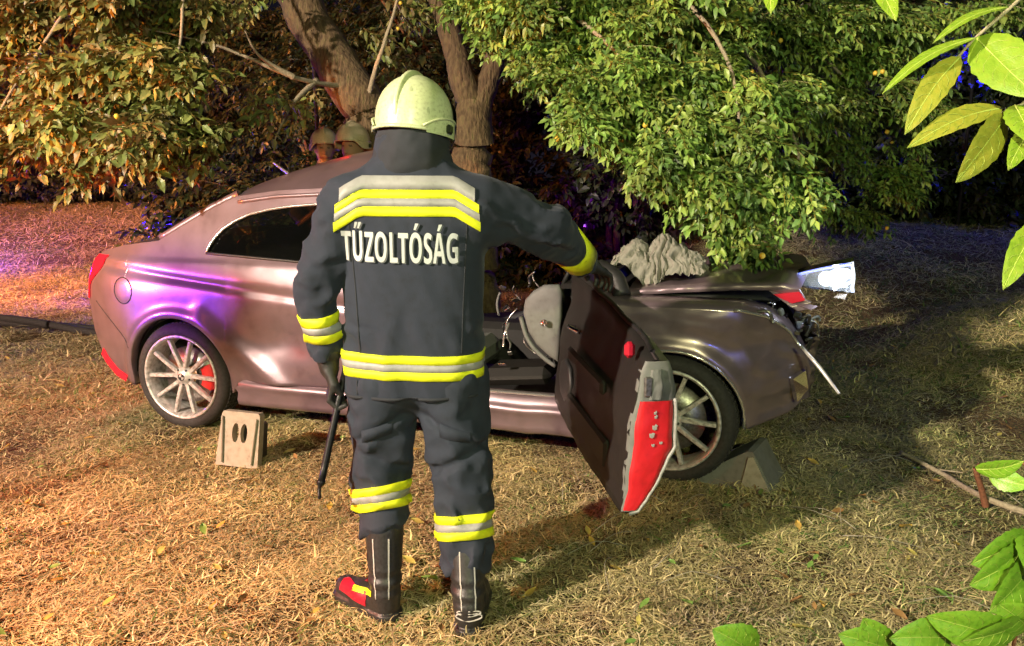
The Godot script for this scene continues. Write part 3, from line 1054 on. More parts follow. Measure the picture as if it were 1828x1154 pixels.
func wheel(t: Node3D, at: Vector3, yaw: float, label: String) -> void:
	var w := Node3D.new()
	w.name = "wheel" if not t.has_node("wheel") else "wheel_%03d" % t.get_children().filter(func(c): return String(c.name).begins_with("wheel")).size()
	t.add_child(w, true)
	w.position = at
	w.rotation.y = yaw
	w.set_meta("label", label)
	var R := WHEEL_R
	var st := begin()
	lathe(st, [Vector2(0.262, -0.20), Vector2(0.30, -0.215), Vector2(R - 0.012, -0.20), Vector2(R, -0.175), Vector2(R, -0.04), Vector2(R - 0.012, -0.015), Vector2(0.305, -0.001), Vector2(0.285, 0.0), Vector2(0.268, -0.006), Vector2(0.260, -0.02)], Basis(), Vector3.ZERO, 64)
	part("tyre", done(st), M.rubber, w)
	st = begin(false)
	for g in 72:   # tread blocks
		var a := TAU * g / 72.0
		for row in 4:
			box(st, Vector3(cos(a) * (R + 0.0015), sin(a) * (R + 0.0015), -0.055 - 0.032 * row), Vector3(0.008, 0.021, 0.026), Basis(Vector3.BACK, a), 0.002)
	var tread := part("tread", done(st), M.rubber, w)
	tread.set_meta("kind", "stuff")
	st = begin()
	lathe(st, [Vector2(0.262, -0.012), Vector2(0.268, -0.004), Vector2(0.262, 0.002), Vector2(0.254, 0.001), Vector2(0.248, -0.008), Vector2(0.240, -0.03), Vector2(0.232, -0.10), Vector2(0.245, -0.19)], Basis(), Vector3.ZERO, 64)
	var rim := part("rim", done(st), M.alloy, w)
	for k in 5:   # five pairs of thin spokes
		for sg: float in [-1.0, 1.0]:
			var a0 := TAU * k / 5.0 + 0.32 + sg * 0.20
			var a1 := TAU * k / 5.0 + 0.32 + sg * 0.33
			var p := Vector3(cos(a0) * 0.045, sin(a0) * 0.045, -0.028)
			var q := Vector3(cos(a1) * 0.240, sin(a1) * 0.240, -0.014)
			var mid := p.lerp(q, 0.5) + Vector3(0, 0, 0.004)
			st = begin(false)
			var rows := []
			for i in 5:
				var f := i / 4.0
				var c := p.lerp(mid, f * 2.0) if f < 0.5 else mid.lerp(q, f * 2.0 - 1.0)
				var sd := (q - p).cross(Vector3.BACK).normalized() * lerpf(0.0125, 0.0105, f)
				rows.append(PackedVector3Array([c - sd - Vector3(0, 0, 0.03), c - sd - Vector3(0, 0, 0.004), c - sd * 0.7, c + sd * 0.7, c + sd - Vector3(0, 0, 0.004), c + sd - Vector3(0, 0, 0.03)]))
			grid(st, rows)
			part("spoke", done(st), M.alloy, w)
	st = begin()
	lathe(st, [Vector2(0.001, -0.012), Vector2(0.028, -0.013), Vector2(0.033, -0.018), Vector2(0.058, -0.028), Vector2(0.066, -0.05)], Basis(), Vector3.ZERO, 32)
	part("hub", done(st), M.alloy, w)
	st = begin()
	lathe(st, [Vector2(0.0235, -0.013), Vector2(0.0235, -0.0105), Vector2(0.019, -0.0105), Vector2(0.019, -0.013)], Basis(), Vector3.ZERO, 28)
	for k in 2:
		var rr := PackedVector3Array()
		for i in 7:
			var a := PI * k + i * PI / 12.0
			rr.append(Vector3(cos(a) * 0.018, sin(a) * 0.018, -0.011))
		for i in 6:
			for q in [Vector3(0, 0, -0.011), rr[i], rr[i + 1]]:
				st.add_vertex(q)
	part("emblem", done(st), M.dark, w)
	st = begin()
	for k in 5:
		var a := TAU * k / 5.0 + 0.95
		lathe(st, [Vector2(0.007, -0.035), Vector2(0.007, -0.022), Vector2(0.001, -0.021)], Basis(), Vector3(cos(a) * 0.05, sin(a) * 0.05, 0), 8)
	part("wheel_nut", done(st), M.dark, w)
	st = begin()
	lathe(st, [Vector2(0.06, -0.085), Vector2(0.178, -0.085), Vector2(0.178, -0.105), Vector2(0.06, -0.105)], Basis(), Vector3.ZERO, 40)
	part("brake_disc", done(st), M.steel, w)
	st = begin()
	var rows := []
	for i in 7:
		var a := (1.9 if label.contains("front") else -0.45) + i * 0.15
		var r := PackedVector3Array()
		for q in [Vector2(0.115, -0.10), Vector2(0.115, -0.062), Vector2(0.13, -0.055), Vector2(0.185, -0.055), Vector2(0.195, -0.065), Vector2(0.195, -0.11)]:
			r.append(Vector3(cos(a) * q.x, sin(a) * q.x, q.y))
		rows.append(r)
	grid(st, rows)
	part("brake_caliper", done(st), M.caliper, w)

func car() -> void:
	var t := thing("crashed_car", "crashed mauve grey two-door coupe with open door and crumpled bonnet under the plum trees", "car", Vector3(-2.0857, 0, -4.6953), -0.2957)
	# body
	part("rear_quarter", quarter(false), M.paint, t, "dented near rear quarter of the car with a long crease ahead of the wheel")
	part("rear_quarter", quarter(true), M.paint, t)
	part("front_wing", fender(false), M.paint, t)
	part("front_wing", fender(true), M.paint, t)
	var low := dense(rear_low, 3)
	low.reverse()
	part("rear_bumper", across(low, func(x, _h, _c): return Vector2(-0.07 * smoothstep(-0.35, -0.6, x), 0.0)), M.paint, t)
	part("boot_lid", across(dense(rear_top.slice(0, 6), 4), func(_x, h, _c): return Vector2(-0.07 * smoothstep(1.17, 1.0, h), 0.035 * smoothstep(0.95, 1.1, h))), M.paint, t)
	var rise := func(x: float, _h: float, _c: float) -> Vector2: return Vector2(0.0, table(x, [Vector2(-0.1, 0.035), Vector2(0.07, 0.06), Vector2(0.22, 0.09), Vector2(0.38, 0.12), Vector2(0.5, 0.15), Vector2(0.9, 0.22), Vector2(1.3, 0.28), Vector2(1.75, 0.31)]) + 0.02 * dent.get_noise_2d(x * 3.0, _c * 4.0) * smoothstep(0.4, 0.8, x))
	part("rear_window", across(dense(rear_top.slice(5, 9), 4), rise, 16, 0.05), M.glass, t)
	for far in [false, true]:
		var frame := begin()
		var pts := []
		for p in dense(rear_top.slice(5, 9), 4):
			pts.append(on_side(p.x, p.y, -0.025, far) + Vector3(0, 0.012, 0))
		tube(frame, pts, [0.026], 8)
		part("rear_window_frame", done(frame), M.paint, t)
	var roof_line := dense(rear_top.slice(8, 12), 4)
	roof_line.append(Vector2(1.33, 1.498))
	part("roof", across(roof_line, rise), M.paint, t, "roof cut free at the front pillars and bent upwards")
	part("roof_antenna", tube_mesh([Vector3(0.42, 1.645, -0.55), Vector3(0.53, 1.575, -0.55)], [0.006, 0.009], 7), M.bright_trim, t)
	# side windows and trim
	for far in [false, true]:
		var g := begin()
		var rows := []
		var edge := []
		for i in 40:
			var x := lerpf(0.241, 1.28, pow(i / 39.0, 1.4))
			rows.append(PackedVector3Array([on_side(x, win_low(x), -0.014, far), on_side(x, lerpf(win_low(x), win_up(x), 0.5), -0.014, far), on_side(x, win_up(x), -0.014, far)]))
			edge.append(on_side(x, win_up(x), 0.002, far))
		grid(g, rows)
		part("side_window", done(g), M.glass, t)
		part("window_trim", tube_mesh(edge, [0.0085], 8), M.bright_trim, t)
		var lowpts := []
		for i in 14:
			var x := 0.245 + i * 0.078
			lowpts.append(on_side(x, win_low(x), 0.001, far))
		part("window_seal", tube_mesh(lowpts, [0.009], 8), M.black_plastic, t)
		var rail := []
		for i in 20:
			var x := 0.40 + i * 0.046
			rail.append(on_side(x, quarter_top(x) - 0.035, 0.004, far))
		part("roof_rail", tube_mesh(rail, [0.012], 8), M.paint, t)
	# lamps, filler cap, reflector
	for far in [false, true]:
		var st := begin()
		var rows := []
		for i in 11:
			var h := lerpf(0.78, 1.07, i / 10.0)
			var x0 := table(h, [Vector2(0.76, -0.765), Vector2(0.91, -0.732), Vector2(1.03, -0.678), Vector2(1.085, -0.62)])
			var x1 := x0 + lerpf(0.02, 0.115, smoothstep(0.86, 1.0, h))
			var r := PackedVector3Array()
			var w := -1.0 if far else 1.0
			var e := on_side(x0, h, 0.006, far)
			r.append(e + Vector3(-0.055, 0, -0.26 * w))
			r.append(e + Vector3(-0.045, 0, -0.14 * w))
			for j in 6:
				r.append(on_side(lerpf(x0, x1, j / 5.0), h, 0.006, far) + Vector3(-0.004, 0, 0))
			rows.append(r)
		grid(st, rows)
		part("tail_lamp", done(st), M.lens_red, t)
		st = begin()
		rows = []
		for i in 4:
			var p: Vector2 = [Vector2(-0.65, 0.43), Vector2(-0.60, 0.37), Vector2(-0.52, 0.305), Vector2(-0.43, 0.272)][i]
			rows.append(PackedVector3Array([on_side(p.x, p.y, 0.006, far) + Vector3(-0.012, -0.012, 0), on_side(p.x + 0.01, p.y + 0.02, 0.006, far), on_side(p.x + 0.02, p.y + 0.035, 0.004, far)]))
		grid(st, rows)
		part("glowing_rear_reflector", done(st), M.lens_red, t)  # shares the tail lamp glow, so the reflector shines by itself
	var gl := OmniLight3D.new()
	gl.name = "tail_lamp_light"
	gl.light_color = Color(1, 0.02, 0.05)
	gl.light_energy = 0.4
	gl.light_size = 0.05
	gl.omni_range = 20.0
	gl.omni_attenuation = 2.0
	gl.shadow_enabled = true
	t.add_child(gl)
	gl.position = Vector3(-0.90, 0.98, -0.30)
	var cst := begin()
	var ring := []
	for i in 29:
		var a := TAU * i / 28.0
		ring.append(on_side(-0.36 + cos(a) * 0.078, 0.86 + sin(a) * 0.082, 0.001))
	tube(cst, ring, [0.0035], 6)
	part("fuel_filler_seam", done(cst), M.dark, t)
	cst = begin()
	var disc := []
	for k in 5:
		var r := PackedVector3Array()
		for i in 29:
			var a := TAU * i / 28.0
			r.append(on_side(-0.36 + cos(a) * 0.074 * k / 4.0, 0.86 + sin(a) * 0.078 * k / 4.0, 0.004 if k < 4 else 0.001))
		disc.append(r)
	grid(cst, disc)
	part("fuel_filler_flap", done(cst), M.paint, t)
	var bseam := []
	for i in 16:
		bseam.append(on_side(lerpf(-0.335, -0.66, i / 15.0), lerpf(0.50, 0.77, pow(i / 15.0, 0.8)), 0.0005))
	part("bumper_seam", tube_mesh(bseam, [0.0028], 6), M.dark, t)
	# sills
	for far in [false, true]:
		var st := begin(false)
		var rows := []
		for i in 23:
			var x := 0.43 + i * 0.0955
			var f := smoothstep(0.43, 0.62, x)
			var sg := 1.0 if far else -1.0
			var o := -CAR_W if far else 0.0
			var r := PackedVector3Array()
			for p in [Vector2(0.385, 0.16), Vector2(0.388, 0.055), Vector2(0.380, 0.040), Vector2(0.352, 0.036), Vector2(0.335, 0.022), Vector2(0.318, 0.004 + 0.02 * (1.0 - f)), Vector2(0.300, 0.010), Vector2(0.268, 0.036), Vector2(0.225, 0.026), Vector2(0.195, 0.034), Vector2(0.180, 0.06), Vector2(0.178, 0.18)]:
				r.append(Vector3(x, p.x + 0.012 * dent.get_noise_2d(x * 3.0, p.x * 2.0) * smoothstep(1.5, 2.4, x), o + p.y * sg))
			rows.append(r)
		var top := begin()
		grid(top, rows)
		part("sill", done(top), M.paint, t)
		st.clear()
	# dark inner shells: wheel houses, floor, engine bay
	for wx: float in [ARCH_R.x, ARCH_F.x]:
		for far in [false, true]:
			var st := begin()
			var rows := []
			for i in 17:
				var a := PI * i / 16.0
				var r := PackedVector3Array()
				for d: float in [0.065, 0.30, 0.34]:
					var z: float = -CAR_W + d if far else -d
					var rad: float = 0.368 if d < 0.32 else 0.02
					r.append(Vector3(wx + cos(a) * rad, 0.335 + sin(a) * rad, z))
				rows.append(r)
			grid(st, rows)
			part("wheel_house", done(st), M.dark, t)
	part("floor_pan", box_mesh(Vector3(1.6, 0.27, -0.9), Vector3(2.0, 0.10, 1.5)), M.dark, t)
	part("boot_floor", box_mesh(Vector3(0.1, 0.42, -0.9), Vector3(0.9, 0.06, 1.1)), M.dark, t)
	part("engine_block", box_mesh(Vector3(3.2, 0.60, -0.9), Vector3(0.66, 0.42, 0.9), Basis(), 0.03), M.dark, t)
	part("bulkhead", box_mesh(Vector3(2.66, 0.62, -0.9), Vector3(0.06, 0.66, 1.56)), M.dark, t)
	# interior
	part("dashboard", box_mesh(Vector3(2.50, 0.86, -0.9), Vector3(0.30, 0.26, 1.5), Basis(), 0.06), M.dark_trim, t)
	for z: float in [-0.45, -1.32]:
		var seat := Node3D.new()
		seat.name = "seat" if z > -1.0 else "seat_001"
		t.add_child(seat)
		var sb := Basis(Vector3.BACK, 0.30)
		part("cushion", box_mesh(Vector3(1.65, 0.50, z), Vector3(0.52, 0.16, 0.50), Basis(Vector3.BACK, 0.12), 0.05), M.grey_trim, seat)
		part("backrest", box_mesh(Vector3(1.30, 0.82, z), Vector3(0.16, 0.64, 0.48), sb, 0.06), M.grey_trim, seat)
		part("headrest", box_mesh(Vector3(1.17, 1.22, z), Vector3(0.09, 0.17, 0.26), sb, 0.035), M.grey_trim, seat)
	part("rear_bench", box_mesh(Vector3(0.72, 0.62, -0.9), Vector3(0.30, 0.55, 1.2), Basis(Vector3.BACK, 0.3), 0.06), M.dark_trim, t)
	var sw := begin()
	var wheel_ring := []
	for i in 33:
		var a := TAU * i / 32.0
		wheel_ring.append(Vector3(2.22, 0.93, -1.32) + Basis(Vector3.BACK, -0.45) * Vector3(0, cos(a) * 0.18, sin(a) * 0.18))
	tube(sw, wheel_ring, [0.016], 8)
	part("steering_wheel", done(sw), M.black_plastic, t)
	part("centre_console", box_mesh(Vector3(2.0, 0.50, -0.9), Vector3(0.9, 0.28, 0.22), Basis(), 0.04), M.dark_trim, t)
	# grey trim panel that hangs at the front of the door opening, with a round badge
	var outline := [Vector2(2.27, 0.96), Vector2(2.33, 0.995), Vector2(2.41, 1.0), Vector2(2.43, 0.95), Vector2(2.425, 0.75), Vector2(2.41, 0.58), Vector2(2.36, 0.61), Vector2(2.29, 0.67), Vector2(2.245, 0.74), Vector2(2.215, 0.84), Vector2(2.225, 0.91)]
	part("side_trim_panel", pad(outline, -0.10, 0.055), M.grey_trim, t, "grey padded trim panel hanging at the front of the door opening")
	var strip := []
	for p in outline.slice(5, 10):
		strip.append(Vector3(p.x - 0.012, p.y - 0.02, -0.085))
	part("panel_piping", tube_mesh(curve_pts(strip, 16), [0.012], 8), M.grey_trim, t)
	cst = begin()
	lathe(cst, [Vector2(0.001, 0.0), Vector2(0.008, 0.0), Vector2(0.010, -0.003), Vector2(0.013, -0.003), Vector2(0.014, 0.0), Vector2(0.018, 0.0), Vector2(0.019, -0.008)], Basis(), Vector3(2.345, 0.80, -0.034), 20)
	part("panel_badge", done(cst), M.chrome, t)
	# torn wiring and brackets in the opening
	for k in 16:
		var p := Vector3(rng.randf_range(2.02, 2.40), rng.randf_range(0.55, 1.08), rng.randf_range(-0.35, -0.12))
		var q := p + Vector3(rng.randf_range(-0.06, 0.06), rng.randf_range(-0.16, -0.04), rng.randf_range(-0.05, 0.05))
		var m := p.lerp(q, 0.5) + Vector3(rng.randf_range(-0.04, 0.04), 0, rng.randf_range(-0.03, 0.03))
		part("torn_wire", tube_mesh(curve_pts([p, m, q], 7), [rng.randf_range(0.003, 0.008)], 6), [M.steel, M.grey_trim, M.bright_trim, M.black_plastic][k % 4], t)
	for k in 7:
		var p := Vector3(rng.randf_range(2.05, 2.32), rng.randf_range(0.52, 1.0), rng.randf_range(-0.28, -0.10))
		part("torn_bracket", box_mesh(p, Vector3(rng.randf_range(0.02, 0.05), rng.randf_range(0.015, 0.04), 0.01), Basis.from_euler(Vector3(rng.randf(), rng.randf(), rng.randf() * 3.0)), 0.003), [M.chrome, M.steel][k % 2], t)
	part("door_sill_strip", box_mesh(Vector3(2.1, 0.40, -0.07), Vector3(0.75, 0.014, 0.04)), M.bright_trim, t)
	part("seat_base_cover", box_mesh(Vector3(2.15, 0.46, -0.30), Vector3(0.40, 0.10, 0.30), Basis(Vector3.BACK, 0.1), 0.04), M.dark_trim, t)
	# bonnet, pushed up and creased
	var st := begin()
	var rows := []
	for i in 31:
		var f := i / 30.0
		var x := lerpf(2.76, 3.60, f)
		var e := table(x, [Vector2(2.76, 0.965), Vector2(3.0, 0.99), Vector2(3.3, 1.015), Vector2(3.52, 1.025), Vector2(3.6, 1.0)])
		var r := PackedVector3Array()
		r.append(Vector3(x, e - 0.025, -0.20))
		for k in 25:
			var c := k / 24.0
			var buckle := 0.05 * dent.get_noise_2d(x * 2.4, c * 3.0 + 7.0) + 0.03 * exp(-pow((x - 3.15) / 0.05, 2.0)) * (1.0 - absf(2.0 * c - 1.0))
			r.append(Vector3(x + 0.10 * (1.0 - pow(absf(2 * c - 1), 2.0)) * f, e + 0.055 * (1.0 - pow(absf(2 * c - 1), 3.0)) + buckle * smoothstep(0.0, 0.15, c), lerpf(-0.185, -1.6, c) + 0.02 * dent.get_noise_2d(x * 5.0, 3.0)))
		rows.append(r)
	grid(st, rows)
	part("bonnet", done(st), M.paint, t, "crumpled bonnet pushed up above the front wing")
	part("bonnet_liner", box_mesh(Vector3(3.16, 0.945, -0.9), Vector3(0.72, 0.02, 1.3)), M.dark, t)
	for k in 3:
		var p0 := Vector3(3.46 + 0.03 * k, 1.0 - 0.02 * k, -0.16)
		part("bonnet_edge_shard", shard([p0, p0 + Vector3(0.14, 0.015 - 0.03 * k, 0.03), p0 + Vector3(0.17, -0.03, 0.0), p0 + Vector3(0.08, -0.055, 0.02)], 0.006), M.paint, t)
	part("turn_lamp", shard([Vector3(3.48, 0.985, -0.14), Vector3(3.60, 1.005, -0.13), Vector3(3.63, 0.965, -0.13), Vector3(3.57, 0.945, -0.14)], 0.02), M.reflector_red, t)
	# front end
	st = begin()
	rows = []
	for i in 13:
		var h := lerpf(0.42, 0.70, i / 12.0)
		var r := PackedVector3Array()
		for k in 25:
			var c := k / 24.0
			var w := inset(3.66, h)
			r.append(Vector3(3.66 + 0.07 * (1.0 - pow(absf(2 * c - 1), 2.0)) + 0.08 * dent.get_noise_2d(c * 5.0, h * 5.0), h, lerpf(-w, -CAR_W + w, c)))
		rows.append(r)
	grid(st, rows)
	part("front_bumper", done(st), M.paint, t)
	for k in 26:
		var p := Vector3(rng.randf_range(3.34, 3.68), 0, rng.randf_range(-0.42, -0.10))
		p.y = minf(rng.randf_range(0.80, 0.98), 1.02 - (p.x - 3.3) * 0.75 + rng.randf() * 0.1)
		var q := p + Vector3(rng.randf_range(-0.07, 0.10), rng.randf_range(-0.09, 0.05), rng.randf_range(-0.05, 0.06))
		if k % 3 == 0:
			part("broken_bracket", box_mesh(p, Vector3(rng.randf_range(0.02, 0.07), rng.randf_range(0.012, 0.04), rng.randf_range(0.01, 0.04)), Basis.from_euler(Vector3(rng.randf() * 3.0, rng.randf() * 3.0, rng.randf() * 3.0)), 0.004), [M.steel, M.chrome, M.black_plastic, M.grey_trim][k % 4], t)
		else:
			part("broken_pipe", tube_mesh(curve_pts([p, p.lerp(q, 0.5) + Vector3(0.02, 0.03, 0.01), q], 7), [rng.randf_range(0.004, 0.011)], 7), [M.steel, M.bright_trim, M.black_plastic, M.grey_trim][k % 4], t)
	var seam := []
	for i in 12:
		var x := 3.30 + i * 0.03
		seam.append(on_side(x, fender_top(x) - 0.012, 0.006) + Vector3(0, 0.01, 0))
	part("wing_edge", tube_mesh(seam, [0.009], 7), M.bright_trim, t)
	part("hanging_trim_strip", tube_mesh([Vector3(3.62, 0.745, -0.10), Vector3(3.71, 0.655, -0.04), Vector3(3.80, 0.545, 0.0)], [0.008, 0.01, 0.007]), M.alloy, t)
	part("fog_lamp_bracket", shard([Vector3(3.60, 0.56, -0.16), Vector3(3.66, 0.60, -0.20), Vector3(3.68, 0.50, -0.22), Vector3(3.63, 0.44, -0.18)], 0.03), M.chrome, t)
	var archpts := []
	for i in 25:
		var a := lerpf(-0.05, PI + 0.02, i / 24.0)
		archpts.append(on_side(ARCH_F.x + cos(a) * 0.374, ARCH_F.y + sin(a) * 0.374, 0.004))
	part("wheel_arch_lip", tube_mesh(archpts, [0.008], 7), M.bright_trim, t)
	# headlamp, lit, torn out of its seat
	var hl := Node3D.new()
	hl.name = "headlamp"
	t.add_child(hl)
	hl.position = Vector3(3.74, 1.055, -0.38)
	hl.rotation = Vector3(0.08, -0.12, 0.10)
	st = begin(false)
	rows = []
	for i in 6:
		var f := i / 5.0
		var x := lerpf(-0.17, 0.13, f)
		var hh := lerpf(0.022, 0.078, pow(f, 0.7))
		rows.append(PackedVector3Array([Vector3(x, -hh, 0.055), Vector3(x, -hh, -0.08), Vector3(x, hh, -0.08), Vector3(x, hh, 0.045)]))
	grid(st, rows)
	quad(st, rows[5][0], rows[5][1], rows[5][2], rows[5][3])
	part("lamp_housing", done(st), M.chrome, hl)
	for k in 2:
		var c := Vector3(0.0 + 0.082 * k, -0.008 + 0.004 * k, -0.02)
		var rr: float = 0.036 + 0.006 * k
		st = begin()
		lathe(st, [Vector2(0.001, -0.03), Vector2(rr * 0.55, -0.024), Vector2(rr * 0.85, 0.0), Vector2(rr, 0.03), Vector2(rr * 1.08, 0.034)], Basis(), c, 26)
		part("reflector_bowl", done(st), M.chrome, hl)
		var ball := SphereMesh.new()
		ball.radius = 0.019
		ball.height = 0.038
		part("lamp_bulb", ball, glow(Color(0.86, 0.93, 1.0), 7.0), hl).position = c + Vector3(0, 0, 0.012)
	part("lamp_strip", tube_mesh(curve_pts([Vector3(-0.13, 0.024, 0.03), Vector3(-0.02, 0.047, 0.036), Vector3(0.115, 0.062, 0.03)], 10), [0.0075], 8), glow(Color(0.35, 0.45, 1.0), 1.4), hl)
	part("lamp_marker", tube_mesh(curve_pts([Vector3(0.122, 0.06, 0.03), Vector3(0.128, 0.0, 0.034), Vector3(0.118, -0.062, 0.03)], 8), [0.007], 8), glow(Color(0.9, 0.94, 1.0), 1.5), hl)
	part("lamp_cover", shard([Vector3(-0.16, -0.02, 0.055), Vector3(0.13, -0.076, 0.055), Vector3(0.13, 0.076, 0.046), Vector3(-0.16, 0.022, 0.046)], 0.004), M.clear_glass, hl)
	part("broken_lens_piece", shard([Vector3(0.03, -0.10, 0.04), Vector3(0.085, -0.112, 0.045), Vector3(0.095, -0.086, 0.04), Vector3(0.06, -0.082, 0.04)], 0.006), M.bright_trim, hl)
	var hb := OmniLight3D.new()
	hb.name = "headlamp_light"
	hb.light_color = Color(0.88, 0.94, 1.0)
	hb.light_energy = 0.04
	hb.light_size = 0.05
	hb.omni_range = 30.0
	hb.omni_attenuation = 2.0
	hb.shadow_enabled = true
	hl.add_child(hb)
	hb.position = Vector3(0.05, 0.0, 0.17)
	# wheels
	wheel(t, Vector3(ARCH_R.x, WHEEL_R, -0.015), 0.0, "near rear wheel with ten thin spokes and a red brake caliper")
	wheel(t, Vector3(ARCH_F.x, WHEEL_R - 0.005, -0.02), -0.10, "near front wheel, its spokes lit blue and violet")
	wheel(t, Vector3(ARCH_R.x, WHEEL_R, -CAR_W + 0.015), PI, "far rear wheel")
	wheel(t, Vector3(ARCH_F.x, WHEEL_R, -CAR_W + 0.02), PI, "far front wheel")
	# the airbag cloth that spilled over the windscreen
	# a creased sheet: the ridge runs along it, both flanks fall away in pleats
	var ridge := [Vector2(2.60, 1.06), Vector2(2.655, 1.12), Vector2(2.72, 1.195), Vector2(2.765, 1.225), Vector2(2.81, 1.20), Vector2(2.835, 1.165), Vector2(2.86, 1.215), Vector2(2.90, 1.252), Vector2(2.95, 1.248), Vector2(2.99, 1.21), Vector2(3.05, 1.17), Vector2(3.10, 1.155), Vector2(3.135, 1.12)]
	var hem := [Vector2(2.60, 1.02), Vector2(2.70, 1.10), Vector2(2.78, 1.06), Vector2(2.83, 0.99), Vector2(2.88, 0.985), Vector2(2.93, 1.03), Vector2(3.02, 1.06), Vector2(3.08, 1.05), Vector2(3.14, 1.07)]
	var sheet := begin()
	var srows := []
	for i in 97:
		var u := lerpf(2.60, 3.135, i / 96.0)
		var top := table(u, ridge)
		var bot := table(u, hem)
		var r := PackedVector3Array()
		for k in 41:
			var v := k / 20.0 - 1.0
			var fall := pow(absf(v), 1.6)
			var y := lerpf(top, bot if v > 0.0 else bot - 0.03, fall)
			var z := -0.42 + 0.14 * v + 0.03 * sin(v * 3.0)
			var q := Vector2(u * 27.0 + v * (1.6 + 2.0 * fold.get_noise_2d(u * 3.0, 1.0)), v * 0.9 + 3.0)
			var pleat := 0.050 * (0.25 - absf(fold.get_noise_2dv(q))) + 0.010 * fold.get_noise_2d(u * 42.0 + v * 5.0, v * 2.0)
			r.append(Vector3(u + 0.03 * fold.get_noise_2d(u * 6.0, v * 2.0) + 0.35 * (u - 2.87) * (fall - 0.4) * 0.2, y + pleat * 0.8, z + pleat * 1.3))
		srows.append(r)
	grid(sheet, srows)
	var bag := thing("airbag_cloth", "crumpled beige airbag cloth lying over the windscreen base of the car", "airbag", t.position, t.rotation.y)
	part("cloth", done(sheet), M.blanket, bag)
	# dark tubular frame of the missing windscreen pillar beside the glove
	part("pillar_stump", tube_mesh(curve_pts([Vector3(2.74, 0.95, -0.10), Vector3(2.70, 1.04, -0.14), Vector3(2.60, 1.085, -0.20)], 9), [0.05, 0.05, 0.045], 10), M.black_plastic, t)
	part("mirror_base", box_mesh(Vector3(2.60, 0.985, 0.02), Vector3(0.12, 0.06, 0.09), Basis(Vector3.UP, 0.3), 0.02), M.black_plastic, t)
	part("side_marker", box_mesh(Vector3(2.63, 0.985, 0.072), Vector3(0.035, 0.012, 0.006), Basis(Vector3.BACK, -0.2), 0.002), M.reflector_red, t)
	door(t)

func pad(outline: Array, z: float, thick: float) -> ArrayMesh:
	# a padded plate with a rounded rim, flat in z
	var st := begin()
	var c := Vector2.ZERO
	for p in outline:
		c += p / outline.size()
	var rows := []
	for s in [[0.0, 1.0], [0.55, 1.0], [0.86, 0.92], [0.97, 0.65], [1.0, 0.0], [0.97, -0.65], [0.86, -0.92], [0.0, -1.0]]:
		var r := PackedVector3Array()
		for p in outline:
			var q: Vector2 = c.lerp(p, s[0])
			r.append(Vector3(q.x, q.y, z + thick * 0.5 * s[1]))
		rows.append(r)
	grid(st, rows, true)
	return done(st)

func shard(pts: Array, thick: float) -> ArrayMesh:
	var st := begin(false)
	var n: Vector3 = (pts[1] - pts[0]).cross(pts[2] - pts[0]).normalized() * thick
	var m := pts.size()
	for i in m:
		quad(st, pts[i], pts[(i + 1) % m], pts[(i + 1) % m] + n, pts[i] + n)
	for i in range(1, m - 1):
		for o in [Vector3.ZERO, n]:
			st.add_vertex(pts[0] + o); st.add_vertex(pts[i] + o); st.add_vertex(pts[i + 1] + o)
	return done(st)

